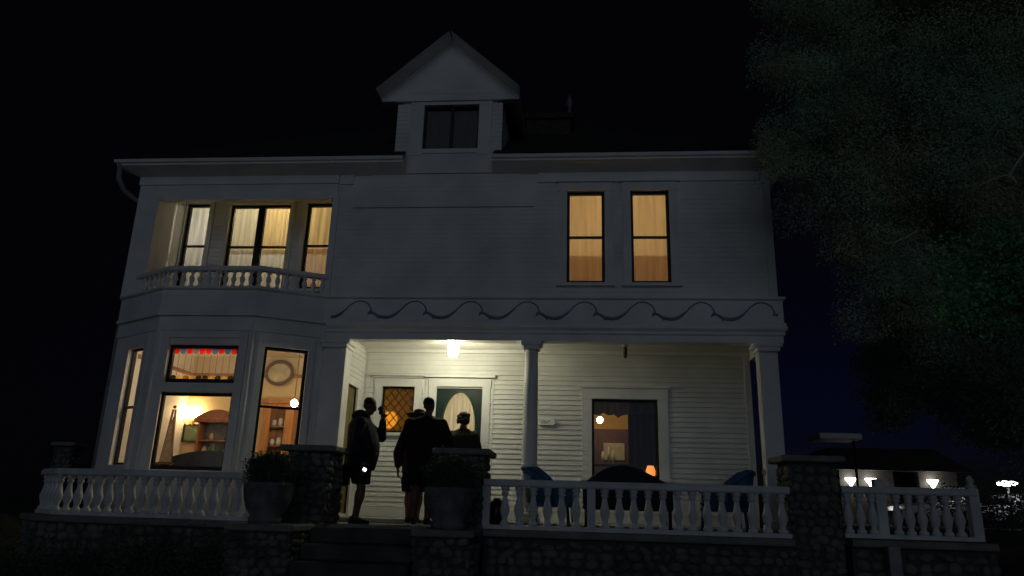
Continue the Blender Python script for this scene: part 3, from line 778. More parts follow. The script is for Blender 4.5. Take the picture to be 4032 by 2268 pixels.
# ------------------------------------------------------------------ things seen in the rooms
def hutch():
    t = thing('sideboard', 'red brown wooden sideboard with arched top and shelves behind the big bay window', 'cabinet', (-6.72, 2.08, 0))
    mb = MB(); mb.bbox(-.36, .42, -.22, .25, 0, .95, .01); mb.box(-.34, -.30, .0, .25, .95, 1.58); mb.box(.36, .40, .0, .25, .95, 1.58); mb.box(-.34, .40, .22, .25, .95, 1.58)
    mb.build('carcass', WOOD, t, True)
    mb = MB(); n = 16; V = []
    for y in (-.04, .26):
        V += [(-.38 + .82 * i / n, y, 1.66 + .14 * math.sin(math.pi * i / n)) for i in range(n + 1)] + [(.44, y, 1.58), (-.38, y, 1.58)]
    m = n + 3; mb.add(V, [tuple(range(m)), tuple(range(2 * m - 1, m - 1, -1))] + [(i, (i + 1) % m, m + (i + 1) % m, m + i) for i in range(m)])
    mb.bbox(-.41, .47, -.07, .27, 1.56, 1.64, .01); mb.build('arched_top', WOOD, t, True)
    mb = MB(); mb.box(-.30, .36, .02, .21, 1.22, 1.245); mb.build('shelf', WOOD, t, True)
    mb = MB(); mb.box(-.29, .35, .19, .215, .98, 1.55); mb.build('mirror_back', mat('dusky_mirror', (.16, .15, .12), .35, .4, 6), t, True)
    for (dx, dy, z, s, c) in ((-.2, .1, .95, .11, (.5, .42, .3)), (.0, .0, .95, .14, (.06, .09, .04)), (.22, .08, .95, .10, (.6, .55, .45)), (-.1, .1, 1.245, .08, (.5, .3, .2)), (.2, .1, 1.245, .09, (.08, .10, .06))):
        o = MB(); o.lathe(0, 0, [(s * .4, 0), (s * .55, s * .4), (s * .6, s * .9), (s * .3, s * 1.4), (s * .38, s * 1.6)], 12)
        v = o.build('vase', mat('glaze_%d' % int(c[0] * 100 + c[1] * 1000), c, .3), origin=(-6.72 + dx, 2.08 + dy, z), local=True)
        tag(v, {(-.2, .1): 'cream vase at the left on the sideboard top', (.0, .0): 'large dark green vase in the middle of the sideboard top', (.22, .08): 'pale vase at the right on the sideboard top',
                (-.1, .1): 'small brown vase on the sideboard shelf', (.2, .1): 'small dark vase on the sideboard shelf'}[(dx, dy)], 'vase', 'vases on the sideboard')
hutch()
def round_frame():
    mb = MB(); c = Vector((-5.72, 2.31, 2.55))
    mb.tube([c + Vector((.255 * math.cos(a), 0, .215 * math.sin(a))) for a in np.linspace(0, 2 * math.pi, 41)], .032, 8, cap=False)
    t = thing('round_picture', 'oval grey framed picture hung high in the right bay window', 'picture', (-5.72, 2.33, 2.55))
    mb.build('frame', mat('grey_wood_frame', (.17, .13, .12), .5), t)
    mb = MB(); mb.add([c + Vector((.24 * math.cos(a), .015, .20 * math.sin(a))) for a in np.linspace(0, 2 * math.pi, 33)[:-1]], [tuple(range(32))])
    mb.build('print', mat('faded_print', (.55, .50, .36), .7, .35, 5), t)
round_frame()
def china():
    t = thing('china_cabinet', 'tall wooden glass fronted china cabinet behind the right bay window', 'cabinet', (-5.52, 2.15, 0))
    mb = MB(); mb.box(-.30, -.14, -.15, -.10, .0, 1.92); mb.box(.14, .30, -.15, -.10, 0, 1.92); mb.box(-.14, .14, -.15, -.10, .0, .8); mb.box(-.14, .14, -.15, -.1, 1.84, 1.92); mb.bbox(-.34, .34, -.18, .2, 1.92, 2.02, .01)
    mb.box(-.30, .30, .15, .2, 0, 1.92); mb.box(-.30, -.27, -.10, .15, 0, 1.92); mb.box(.27, .3, -.1, .15, 0, 1.92); mb.build('carcass', mat('orange_wood', (.42, .19, .07), .4, .25, 4, stretch=(6, 6, 1)), t, True)
    mb = MB(); mb.box(-.14, .14, -.13, -.126, .8, 1.84); mb.build('glass_door', GLASS, t, True)
    mb = MB(); mb.box(-.26, .26, -.09, .14, 1.15, 1.17); mb.box(-.26, .26, -.09, .14, 1.5, 1.52); mb.build('shelves', WOOD, t, True)
    mb = MB()
    for z in (1.17, 1.52):
        for k in range(3): mb.lathe(-.12 + .12 * k, .02, [(.03, z), (.05, z + .05), (.035, z + .12 + .03 * k)], 10)
    mb.build('crockery', mat('white_china', (.55, .52, .48), .3), t, True)
china()
def easel():
    t = thing('easel', 'tall narrow wooden easel standing at the left of the big bay window', 'easel', (-6.74, .62, 0))
    mb = MB()
    mb.tube([(-.16, -.05, 0), (-.02, .0, 1.62)], .018, 8); mb.tube([(.14, -.05, 0), (.02, .0, 1.62)], .018, 8); mb.tube([(0, .3, 0), (0, .02, 1.5)], .016, 8); mb.box(-.15, .15, -.08, -.04, .72, .75)
    mb.ball((0, 0, 1.66), .028); mb.build('frame', mat('brown_easel_wood', (.14, .085, .05), .5, .3, 6), t, True)
    mb = MB(); mb.hexa([(-.09, -.05, .76), (.09, -.05, .76), (.09, -.03, .76), (-.09, -.03, .76), (-.045, -.01, 1.45), (.045, -.01, 1.45), (.045, .01, 1.45), (-.045, .01, 1.45)]); mb.build('board', mat('grey_brown_board', (.34, .27, .20), .7, .3, 12), t, True)
easel()
def small_picture():
    t = thing('wall_picture', 'green framed picture low on the cream wall beside the sideboard', 'picture', (-7.28, 2.36, 1.38))
    mb = MB(); mb.box(-.2, .2, -.03, 0, -.17, -.14); mb.box(-.2, .2, -.03, 0, .14, .17); mb.box(-.2, -.17, -.03, 0, -.14, .14); mb.box(.17, .2, -.03, 0, -.14, .14); mb.build('frame', DARKWOOD, t, True)
    mb = MB(); mb.box(-.17, .17, -.015, -.005, -.14, .14); mb.build('print', mat('green_print', (.15, .22, .13), .5, .4, 8), t, True)
small_picture()
def sofa():
    t = thing('sofa', 'dark humped sofa back along the bottom of the big bay window', 'sofa', (-6.0, .72, 0))
    mb = MB(); n = 20; V = []
    for y in (-.10, .10):
        V += [(-.95 + 1.9 * i / n, y, .72 + .24 * math.sin(math.pi * i / n) ** .8) for i in range(n + 1)] + [(.95, y, .25), (-.95, y, .25)]
    m = n + 3; mb.add(V, [tuple(range(m)), tuple(range(2 * m - 1, m - 1, -1))] + [(i, (i + 1) % m, m + (i + 1) % m, m + i) for i in range(m)])
    mb.build('backrest', CUSH, t, True)
    mb = MB(); mb.bbox(-.95, .95, .1, .75, .2, .48, .04); mb.build('seat', CUSH, t, True)
    for x in (-.85, .85):
        for y in (-.05, .68): mb = MB(); mb.lathe(x, y, [(.02, 0), (.035, .2)], 8); mb.build('leg', DARKWOOD, t, True)
sofa()
mb = MB(); mb.box(.48, .88, 3.36, 3.385, 1.13, 1.45)
tag(mb.build('poster', mat('yellowed_paper', (.62, .55, .33), .8, .25, 5), origin=(.68, 3.37, 1.3)), 'yellowed paper poster on the brown wall inside the porch window', 'poster')
for i, (x, z, h) in enumerate(((.45, 1.03, .22), (.56, 1.03, .30), (.64, 1.03, .24))):
    mb = MB(); mb.lathe(0, 0, [(.035, 0), (.032, h * .7), (.02, h * .85), (.018, h)], 12)
    tag(mb.build('candle', mat('ivory_wax', (.65, .58, .4), .5), origin=(x, 2.9, z), local=True), ['short ivory candle at the left inside the porch window', 'tallest ivory candle inside the porch window', 'middle height ivory candle right of the tallest one'][i], 'candle', 'candles in the porch window')
t = thing('console_table', 'dark table carrying candles inside the porch window', 'table', (.6, 2.92, 0))
mb = MB(); mb.bbox(-.45, .5, -.2, .2, .99, 1.03, .008); mb.build('tabletop', DARKWOOD, t, True)
for x in (-.4, .45):
    for y in (-.16, .16): mb = MB(); mb.lathe(x, y, [(.02, 0), (.03, .99)], 8); mb.build('leg', DARKWOOD, t, True)
t = thing('lantern', 'small orange glowing lantern in the lower right corner of the porch window', 'lantern', (1.20, 1.58, .70))
mb = MB(); mb.lathe(0, 0, [(.05, .02), (.075, .08), (.08, .16), (.05, .24)], 12); mb.build('shade', glow('orange_lantern_glow', (1., .28, .03), 1.0), t, True)
mb = MB(); mb.lathe(0, 0, [(.06, 0), (.06, .02)], 12); mb.lathe(0, 0, [(.055, .24), (.02, .29)], 12); mb.build('holder', IRON, t, True)
mb = MB(); mb.box(1.0, 1.34, 1.56, 1.70, .66, .699); tag(mb.build('shelf', DARKWOOD), 'narrow dark shelf under the orange lantern', 'shelf')

# ------------------------------------------------------------------ wall plaque
def plaque():
    P = [(-.13, -.045), (.06, -.045), (.085, -.055), (.13, -.02), (.13, .01), (.09, .05), (.06, .045), (-.13, .045)]
    t = thing('wall_plaque', 'small white pointed plaque fixed to the porch wall right of the middle column', 'sign', (-.53, 1.375, 1.61))
    mb = MB(); n = len(P); V = [(x * 1.05, -.045, z * 1.15) for x, z in P] + [(x * 1.05, .01, z * 1.15) for x, z in P]
    mb.add(V, [tuple(range(n)), tuple(range(2 * n - 1, n - 1, -1))] + [(i, (i + 1) % n, n + (i + 1) % n, n + i) for i in range(n)]); mb.build('board', mat('plaque_paint', (.86, .86, .84), .5), t, True)
    mb = MB(); mb.box(-.10, -.02, -.049, -.046, .008, .020); mb.box(.0, .05, -.049, -.046, .008, .018); mb.box(-.10, .02, -.049, -.046, -.022, -.012); mb.build('lettering', IRON, t, True)
plaque()

# ------------------------------------------------------------------ stonework
def stones(mb, fr, s0, s1, z0, z1, size=.105, mi=1):
    z = z0 + size * .3
    while z < z1 - size * .2:
        h = size * random.uniform(.75, 1.15); s_ = s0 + random.uniform(0, size * .5)
        while s_ < s1 - .03:
            w = size * random.uniform(.8, 1.7); w = min(w, s1 - s_ + .02)
            c = fr(s_ + w / 2, z + random.uniform(-.02, .02), -.012); o = fr(0, 0, 0); u = (fr(1, 0, 0) - o); nn = fr(0, 0, 1) - o
            rot = random.uniform(-.35, .35); V = []; F = []; N_, M_ = 9, 5
            ph = random.uniform(0, 6.28); k2 = random.uniform(.06, .16); dep = random.uniform(.03, .062)
            for i in range(M_):
                a = i / (M_ - 1) * math.pi / 2 * 1.02
                for k in range(N_):
                    th = 2 * math.pi * k / N_; rr = math.cos(a) ** .6 if a < 1.57 else 0
                    rr *= 1 + k2 * math.sin(2 * th + ph) + .05 * math.sin(3 * th + ph * 2)
                    x, y = w * .53 * rr * math.cos(th), h * .54 * rr * math.sin(th)
                    x, y = x * math.cos(rot) - y * math.sin(rot), x * math.sin(rot) + y * math.cos(rot)
                    V.append(c + u * x + Vector((0, 0, y)) + nn * dep * math.sin(a))
            for i in range(M_ - 1):
                for k in range(N_): j = (k + 1) % N_; F.append((i * N_ + k, i * N_ + j, (i + 1) * N_ + j, (i + 1) * N_ + k))
            mb.add(V, F, mi, True); s_ += w + random.uniform(.0, .02)
        z += h * .92

def pillar(cx, cy, w, zb, zt, label, capw=.07):
    t = thing('stone_pillar', label, 'pillar', (cx, cy, zb), group='river rock pillars along the terrace')
    h = w / 2; mb = MB(); mb.box(cx - h + .03, cx + h - .03, cy - h + .03, cy + h - .03, zb, zt - .07)
    for o, u in (((cx - h + .03, cy - h + .03), (1, 0)), ((cx + h - .03, cy - h + .03), (0, 1)), ((cx - h + .03, cy + h - .03), (0, -1))): stones(mb, Fr(o, u), 0, w - .06, zb, zt - .08)
    mb.build('shaft', [MORTAR, STONE], t)
    mb = MB(); mb.bbox(cx - h - capw, cx + h + capw, cy - h - capw, cy + h + capw, zt - .07, zt + .01, .018); mb.build('cap', CAP, t)
pillar(-3.53, -1.34, .62, -.3, .91, 'river rock pillar left of the steps behind the left urn')
pillar(-1.50, -1.34, .62, -.3, .91, 'river rock pillar right of the steps in front of the green door')
pillar(2.88, -1.34, .62, -1.1, .92, 'river rock pillar at the right house corner where the white railing ends')
pillar(-10.3, 3.2, .40, -.3, 1.20, 'distant river rock pillar in the dark left of the house', .05)

def stone_wall(label, pts, z0, z1, cope=True):
    t = thing('stone_wall', label, 'wall', (pts[0][0], pts[0][1], z0), group='low river rock terrace walls')
    mb = MB()
    for a, b in zip(pts[:-1], pts[1:]):
        fr = Fr(a, (b[0] - a[0], b[1] - a[1])); L_ = math.dist(a, b)
        mb.fbox(fr, 0, L_, z0, z1 - .08, -.3, 0); stones(mb, fr, 0, L_, z0, z1 - .10, .12)
    mb.build('masonry', [MORTAR, STONE], t)
    if cope:
        mb = MB(); mb.sweep(pts, [(-.32, z1 - .08), (.06, z1 - .08), (.07, z1 - .06), (.07, z1 - .02), (.05, z1), (-.32, z1)]); mb.build('coping', CAP, t)
stone_wall('river rock wall carrying the right porch railing', [(-1.17, -1.72), (2.56, -1.72)], -1.2, -.06)
stone_wall('river rock wall carrying the left curved railing', [(-7.9, -.85), (-7.25, -1.5), (-6.1, -1.72), (-3.86, -1.72)], -1.2, -.06)
stone_wall('dark low wall under the far right railing', [(3.22, -1.72), (4.85, -1.72)], -1.2, -.04)
for x0, x1, lb in ((-4.08, -3.32, 'stone cheek block left of the steps under the left urn'), (-1.86, -1.22, 'stone cheek block right of the steps under the right urn')):
    t = thing('stone_block', lb, 'plinth', ((x0 + x1) / 2, -2.15, -1.2), group='cheek blocks beside the steps')
    mb = MB(); mb.box(x0, x1, -2.52, -1.80, -1.2, -.14); stones(mb, Fr((x0, -2.52), (1, 0)), 0, x1 - x0, -1.2, -.16); stones(mb, Fr((x1, -2.52), (0, 1)), 0, .7, -1.2, -.16); stones(mb, Fr((x0, -1.82), (0, -1)), 0, .7, -1.2, -.16)
    mb.build('masonry', [MORTAR, STONE], t); mb = MB(); mb.bbox(x0 - .04, x1 + .04, -2.57, -1.80, -.14, -.06, .015); mb.build('slab', CAP, t)
# steps
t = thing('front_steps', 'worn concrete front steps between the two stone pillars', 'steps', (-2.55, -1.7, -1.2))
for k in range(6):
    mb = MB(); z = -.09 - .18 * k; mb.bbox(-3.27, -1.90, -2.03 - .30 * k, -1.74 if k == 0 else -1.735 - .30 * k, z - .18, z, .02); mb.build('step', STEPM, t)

# ------------------------------------------------------------------ balustrades
BPROF = [(.045, -.005), (.045, .03), (.030, .045), (.026, .07), (.038, .12), (.048, .17), (.046, .20), (.030, .28), (.024, .33), (.024, .36), (.036, .375), (.036, .39), (.026, .40), (.042, .425), (.042, .46)]
def balustrade(label, pts, posts, n, zb=.0, dz=0., jit=0):
    t = thing('balustrade', label, 'railing', (pts[0][0], pts[0][1], zb), group='white turned balustrades of the terrace')
    mb = MB(); mb.sweep(pts, [(-.06, zb + .46), (.06, zb + .46), (.075, zb + .48), (.075, zb + .52), (.05, zb + .55), (-.05, zb + .55), (-.075, zb + .52), (-.075, zb + .48)]); mb.build('top_rail', RAILM, t)
    mb = MB(); mb.sweep(pts, [(-.055, zb - .055), (.055, zb - .055), (.06, zb - .01), (.05, zb - .005), (-.055, zb - .005)]); mb.build('bottom_rail', RAILM, t)
    for (x, y, w, zt, fin) in posts:
        mb = MB(); mb.bbox(x - w, x + w, y - w, y + w, zb - .056, zb + zt, .008)
        if fin: mb.lathe(x, y, [(w * .9, zb + zt), (w * 1.1, zb + zt + .02), (w * .5, zb + zt + .05), (w * .8, zb + zt + .09), (.01, zb + zt + .15)], 12)
        mb.build('post', RAILM, t)
    L_ = [math.dist(pts[i], pts[i + 1]) for i in range(len(pts) - 1)]; tot = sum(L_); first = None
    for k in range(n):
        s_ = tot * (k + .5) / n; i = 0; u = s_
        while u > L_[i] and i < len(L_) - 1: u -= L_[i]; i += 1
        a, b = pts[i], pts[i + 1]; x, y = a[0] + (b[0] - a[0]) * u / L_[i], a[1] + (b[1] - a[1]) * u / L_[i]
        if any(abs(x - p[0]) < p[2] + .04 and abs(y - p[1]) < .1 for p in posts): continue
        loc = Vector((x, y, zb)) - wp(t)
        if first is None: mb = MB(); mb.lathe(0, 0, [(r * 1.28, z) for r, z in BPROF], 14); first = mb.build('baluster', RAILM, t, True); first.location = loc
        else: copy_obj(first, 'baluster', t, loc)
    return t
balustrade('long white turned balustrade in front of the porch chairs', [(-1.20, -1.56), (2.58, -1.56)], [(-1.17, -1.56, .05, .47, 0), (.16, -1.56, .052, .47, 0)], 21)
balustrade('white turned balustrade bending round below the left bay window', [(-7.62, -.95), (-7.05, -1.42), (-6.1, -1.56), (-3.88, -1.56)], [], 24)
balustrade('white turned balustrade at the far right beyond the stone pillar', [(3.20, -1.56), (4.78, -1.56)], [(3.66, -1.56, .06, .64, 0), (4.74, -1.56, .06, .56, 1)], 11, zb=.03)
mb = MB(); mb.bbox(3.56, 3.70, -1.93, -1.79, -1.2, -.1, .01)
tag(mb.build('fence_post', mat('weathered_post', (.26, .26, .25), .7, .3, 5), origin=(3.63, -1.86, -1.2)), 'pale square post standing below the far right railing', 'post')

# ------------------------------------------------------------------ foliage
def leaf_mesh(name, centres, radii, n, size, mats, parent=None, aspect=2.2, droop=.3, gap=.35, shape=None, per=70, sp=None):
    """many small leaf blades in clumps spread through the crown"""
    centres = np.array(centres, float); radii = np.array(radii, float)
    nc = max(3, n // per); pick = rng.choice(len(centres), nc, p=radii ** 2 / (radii ** 2).sum())
    d = rng.normal(size=(nc, 3)); d /= np.linalg.norm(d, axis=1)[:, None]
    rr = rng.uniform(gap, 1, nc) ** .6
    cl = centres[pick] + d * (radii[pick] * rr)[:, None] * (np.array(shape) if shape is not None else 1)
    k = rng.integers(0, nc, n); sp = sp or size * 4.2
    off = np.clip(rng.normal(size=(n, 3)), -1.35, 1.35) * sp * np.array([1, 1, .65 + .5 * max(0, droop - .3)])
    P = cl[k] + off
    ax = rng.normal(size=(n, 3)); ax[:, 2] = ax[:, 2] * .6 - droop; ax += off / sp * .5; ax /= np.linalg.norm(ax, axis=1)[:, None]
    outw = cl[k] - centres[pick][k]; outw /= np.linalg.norm(outw, axis=1)[:, None] + 1e-6
    nr = rng.normal(size=(n, 3)) * .55 + outw + np.array([.1, -.5, .1]); b = np.cross(ax, nr); b /= np.linalg.norm(b, axis=1)[:, None]
    s_ = size * rng.uniform(.6, 1.35, n)[:, None]
    V = np.stack([P, P + ax * s_ * .5 + b * s_ / aspect * .5, P + ax * s_, P + ax * s_ * .5 - b * s_ / aspect * .5], 1).reshape(-1, 3)
    if parent is not None: V = V - np.array(wp(parent))
    me = bpy.data.meshes.new(name); me.vertices.add(4 * n); me.vertices.foreach_set('co', V.ravel())
    me.loops.add(4 * n); me.loops.foreach_set('vertex_index', np.arange(4 * n, dtype=np.int32))
    me.polygons.add(n); me.polygons.foreach_set('loop_start', np.arange(0, 4 * n, 4, dtype=np.int32))
    for m in mats: me.materials.append(m)
    me.polygons.foreach_set('material_index', ((pick[k] + (k % 4 == 0) + (k % 9 == 0)) % len(mats)).astype(np.int32))
    me.update(calc_edges=True); me.validate()
    o = bpy.data.objects.new(name, me); COL.objects.link(o)
    if parent is not None: o.parent = parent
    return o, cl
LEAF = [mat('leaf_olive', (.42, .53, .34), .7, .3, 3, trans=.28), mat('leaf_dark', (.32, .48, .36), .7, .3, 3, trans=.28), mat('leaf_rust', (.46, .46, .28), .7, .3, 3, trans=.28), mat('leaf_mid', (.38, .55, .40), .7, .3, 3, trans=.28)]  # leaf colours raised in place of street-lamp light on the crowns
LEAFG = [mat('leaf_lamplit', (.22, .50, .28), .6, .3, 3, trans=.3), mat('leaf_lamplit_mid', (.14, .34, .17), .6, .3, 3, trans=.3)]  # brighter green stands in for leaves lit by a lamp off to the right
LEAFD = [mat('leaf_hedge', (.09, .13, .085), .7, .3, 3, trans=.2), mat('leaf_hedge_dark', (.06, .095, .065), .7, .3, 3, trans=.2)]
BARK = mat('grey_bark', (.14, .12, .10), .9, .4, 8, .7, 30)
def limb(mb, a, b, r0, r1, wob=.15):
    a, b = Vector(a), Vector(b); L_ = (b - a).length; pts = []
    for i in range(8):
        t = i / 7; w = math.sin(math.pi * t) * wob * L_ * .3
        pts.append(a.lerp(b, t) + Vector((random.uniform(-w, w), random.uniform(-w, w), random.uniform(-w, w) + .06 * L_ * math.sin(math.pi * t))))
    mb.tube(pts, [r0 + (r1 - r0) * i / 7 for i in range(8)], 7); return pts
def tree(name, label, base, top, trunk_r, blobs, n, size, mats, limbs, **kw):
    t = thing(name, label, 'tree', base)
    mb = MB(); tp = limb(mb, base, top, trunk_r, trunk_r * .35, .08)
    for b in limbs:
        i = min(6, max(2, int(7 * (b[2] - base[2]) / (top[2] - base[2]) * .8))); pts = limb(mb, tp[i], b, trunk_r * .35, .018)
        for q in range(3): limb(mb, pts[4 + q], pts[4 + q] + Vector((random.uniform(-.6, .3), random.uniform(-.5, .3), random.uniform(-.3, .5))), .02, .006)
    mb.build('trunk', BARK, t)
    leaf_mesh('crown', [b[:3] for b in blobs], [b[3] for b in blobs], n, size, mats, t, **kw)
    return t
BL = [(4.95, -1.5, 7.2, 1.65), (4.75, -1.3, 5.3, 1.55), (6.1, -1.2, 4.6, 1.5), (6.4, -1, 6.9, 2.1), (5.5, -1.6, 8.8, 1.8), (3.75, -1.5, 5.5, .72), (3.85, -1.5, 4.35, .72), (7.4, -.6, 5.2, 2.1), (3.85, -1.6, 7.4, .72), (4.25, -1.4, 3.55, .6), (7.2, -1.0, 9.0, 2.1), (3.45, -1.5, 6.4, .5), (3.1, -1.6, 5.3, .42), (2.9, -1.6, 4.72, .28), (2.75, -1.6, 4.85, .14), (3.12, -1.6, 4.0, .34), (3.25, -1.6, 5.85, .45), (2.95, -1.6, 6.75, .34), (2.7, -1.6, 6.1, .16), (3.3, -1.6, 8.0, .5), (2.85, -1.6, 5.5, .2), (3.5, -1.5, 3.35, .36), (3.95, -1.5, 3.02, .42), (4.5, -1.4, 2.8, .5), (5.2, -1.3, 2.9, .6), (5.2, -1.4, 3.7, .6)]
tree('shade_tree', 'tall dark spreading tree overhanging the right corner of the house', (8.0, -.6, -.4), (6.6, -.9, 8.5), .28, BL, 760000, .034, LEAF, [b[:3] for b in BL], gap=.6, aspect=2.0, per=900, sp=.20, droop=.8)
B2 = [(7.3, 5.5, 3.5, 1.0), (8.4, 6, 3.9, 1.5), (9.9, 5.6, 3.5, 1.6), (8.3, 5.2, 2.5, .8), (11.0, 6.4, 4.3, 1.7), (6.7, 5.6, 2.7, .5), (9.2, 5.2, 2.1, .6)]
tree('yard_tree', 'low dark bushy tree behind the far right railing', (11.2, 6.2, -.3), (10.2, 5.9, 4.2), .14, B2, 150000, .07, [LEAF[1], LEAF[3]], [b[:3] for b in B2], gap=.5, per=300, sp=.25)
B3 = [(4.02, -4.0, 2.42, .26), (4.22, -4.1, 2.66, .30), (3.86, -3.9, 2.28, .18), (4.35, -4.1, 2.34, .26), (4.0, -3.9, 2.75, .16)]
t3 = tree('near_tree', 'near tree at the right edge with leaves and branches coloured as if lamplit', (5.9, -4.4, -1.0), (5.5, -4.3, 3.6), .07, B3, 9000, .045, LEAFG, [b[:3] for b in B3] + [(4.25, -4.0, 3.55), (4.45, -3.9, 3.9)], aspect=1.6)
LITBARK = mat('lamplit_bark', (.42, .40, .34), .8, .3, 8, .4, 30)  # bark lightened too, lamp light put into its colour
mb = MB()
for pts in (((4.62, -4.0, 3.95), (4.48, -4.0, 3.76), (4.36, -4.0, 3.60), (4.18, -4.0, 3.55), (4.02, -3.95, 3.46)), ((4.5, -4, 2.62), (4.25, -4.02, 2.44), (4.05, -4.0, 2.42), (3.86, -3.98, 2.47)), ((4.36, -4.0, 3.60), (4.42, -4.02, 3.5)), ((3.75, -3.2, 3.30), (3.6, -3.2, 3.2), (3.42, -3.2, 3.15)), ((4.3, -4.0, 2.47), (4.36, -4, 2.62))):
    pts = [Vector(q) for q in pts]; fine = []
    for a, b in zip(pts[:-1], pts[1:]): fine += [a.lerp(b, k / 4) + Vector((0, 0, random.uniform(-.012, .012))) for k in range(4)]
    fine.append(pts[-1]); mb.tube(fine, [.014 - .009 * i / len(fine) for i in range(len(fine))], 6)
mb.build('bare_branches', LITBARK, t3)
B4 = [(8.3, 3.5, 2.9, .55), (8.7, 3.6, 2.3, .7), (8.2, 3.5, 2.2, .4), (9.2, 3.8, 1.9, .8)]
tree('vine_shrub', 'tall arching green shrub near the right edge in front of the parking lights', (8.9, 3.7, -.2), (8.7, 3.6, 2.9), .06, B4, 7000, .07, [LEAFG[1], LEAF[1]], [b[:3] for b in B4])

# ------------------------------------------------------------------ planters
def urn(cx, label_u, label_p, w, seed, plant_x=0.):
    t = thing('planter_urn', label_u, 'planter', (cx, -2.2, -.06), group='stone urns beside the steps')
    mb = MB(); mb.lathe(0, 0, [(w * .66, 0), (w * .68, .06), (w * .60, .09), (w * .78, .16), (w * .93, .28), (w * .99, .42), (w, .43), (w, .475), (w * .92, .475), (w * .88, .43)], 28)
    mb.build('bowl', mat('grey_cast_stone', (.16, .165, .165), .85, .4, 6, .8, 45), t, True)
    mb = MB(); mb.lathe(0, 0, [(w * .87, .42), (w * .5, .435), (.01, .44)], 20); mb.build('soil', MORTAR, t, True)
    p = thing('potted_shrub', label_p, 'plant', (cx + plant_x, -2.2, .38), group='shrubs in the urns')
    b = [(cx + plant_x, -2.2, .56, .20), (cx + plant_x - .15, -2.2, .60, .14), (cx + plant_x + .15, -2.18, .60, .14), (cx + plant_x - .06, -2.15, .66, .14), (cx + plant_x + .08, -2.15, .65, .13), (cx + plant_x, -2.2, .48, .18)]
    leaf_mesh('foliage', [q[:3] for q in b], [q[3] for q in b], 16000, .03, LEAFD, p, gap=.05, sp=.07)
    mb = MB()
    for k in range(7): a = k * .9; mb.tube([(0, 0, 0), (.05 * math.cos(a), .05 * math.sin(a), .15), (.12 * math.cos(a), .1 * math.sin(a), .32)], [.01, .007, .004], 5)
    mb.build('stems', BARK, p, True)
urn(-3.78, 'grey stone urn on the block left of the steps', 'dark leafy shrub growing in the urn left of the steps', .30, 1, -.02)
urn(-1.54, 'grey stone urn on the block right of the steps', 'dark leafy shrub growing in the urn right of the steps', .30, 2, .02)
def bush(x, y, z, r, label, n=5000):
    p = thing('shrub', label, 'shrub', (x, y, z - r), group='low shrubs below the left railing')
    b = [(x + random.uniform(-.5, .5) * r, y + random.uniform(-.2, .2) * r, z + random.uniform(-.5, .35) * r, r * random.uniform(.45, .7)) for _ in range(8)]
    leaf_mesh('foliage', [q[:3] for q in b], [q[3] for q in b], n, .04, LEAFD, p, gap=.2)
    mb = MB()
    for k in range(6): a = k * 1.05; mb.tube([(0, 0, -.1), (.2 * r * math.cos(a), .2 * r * math.sin(a), r * .6), (.5 * r * math.cos(a), .4 * r * math.sin(a), r * 1.1)], [.014, .01, .005], 5)
    mb.build('stems', BARK, p, True)
for x, r, lb in ((-7.0, .48, 'low dark shrub at the far left foot of the railing wall'), (-6.2, .42, 'second low dark shrub from the left below the railing'), (-5.25, .50, 'taller dark shrub whose top reaches the ledge of the left railing'), (-4.5, .42, 'low dark shrub next to the left stone block')):
    bush(x, -2.2, -.22 - r + (.10 if r > .49 else 0), r, lb)

# ------------------------------------------------------------------ porch furniture
def chair(x, y, rz, label):
    """barrel wicker chair with a rolled back sloping into the arms; faces local +x"""
    t = thing('wicker_chair', label, 'chair', (x, y, -.07), rz, 'blue wicker chairs on the porch terrace')
    mb = MB(); n = 24; V = []; th = .035
    for i in range(n + 1):
        a = math.pi * .5 + math.pi * i / n                    # open towards +x
        bx, by = .26 * math.cos(a) * 1.15, .31 * math.sin(a)
        k = (1 - abs(i / n * 2 - 1)); top = .60 + .20 * min(1, k * 2.6) ** .9; lean = .07 * min(1, k * 2.4)
        ex = 0
        for (dd, zz) in ((0, .34), (-lean * .5, .55), (-lean, top), (-lean - th, top), (-lean * .5 - th, .55), (-th, .34)):
            V.append((bx + dd * 1.0, by * (1 + (-dd) * .5), zz))
    fr_arm = []
    F = []
    for i in range(n):
        for k in range(6): j = (k + 1) % 6; F.append((i * 6 + k, i * 6 + j, i * 6 + 6 + j, i * 6 + 6 + k))
    F += [(0, 1, 2, 3, 4, 5), tuple(n * 6 + k for k in (5, 4, 3, 2, 1, 0))]
    mb.add(V, F, 0, True); mb.build('backrest', WICKER, t, True)
    mb = MB(); pts = []
    for i in range(n + 1):
        v = V[i * 6 + 2]; pts.append((v[0] - th / 2, v[1], v[2] + .01))
    s0 = [(.30, .31, .585), (.15, .315, .60)]; s1 = [(.15, -.315, .60), (.30, -.31, .585)]
    mb.tube(s0 + pts + s1, .042, 10); mb.build('rolled_rim', WICKER, t, True)
    for sy in (-1, 1):
        mb = MB(); mb.box(.0, .27, sy * .31 - .012, sy * .31 + .012, .34, .59); mb.build('arm', WICKER, t, True)
    mb = MB(); mb.bbox(-.28, .30, -.30, .30, .30, .36, .02); mb.build('seat', WICKER, t, True)
    mb = MB(); mb.bbox(-.22, .30, -.26, .26, .362, .44, .03); mb.build('cushion', CUSH, t, True)
    for sx in (-.22, .26):
        for sy in (-.26, .26): mb = MB(); mb.tube([(sx, sy, .31), (sx * 1.1, sy * 1.05, 0)], .022, 8); mb.build('leg', WICKER, t, True)
chair(-.38, -.62, rad(8), 'blue wicker armchair next to the middle column facing right')
chair(1.98, -.62, rad(178), 'blue wicker armchair near the right corner column facing left')
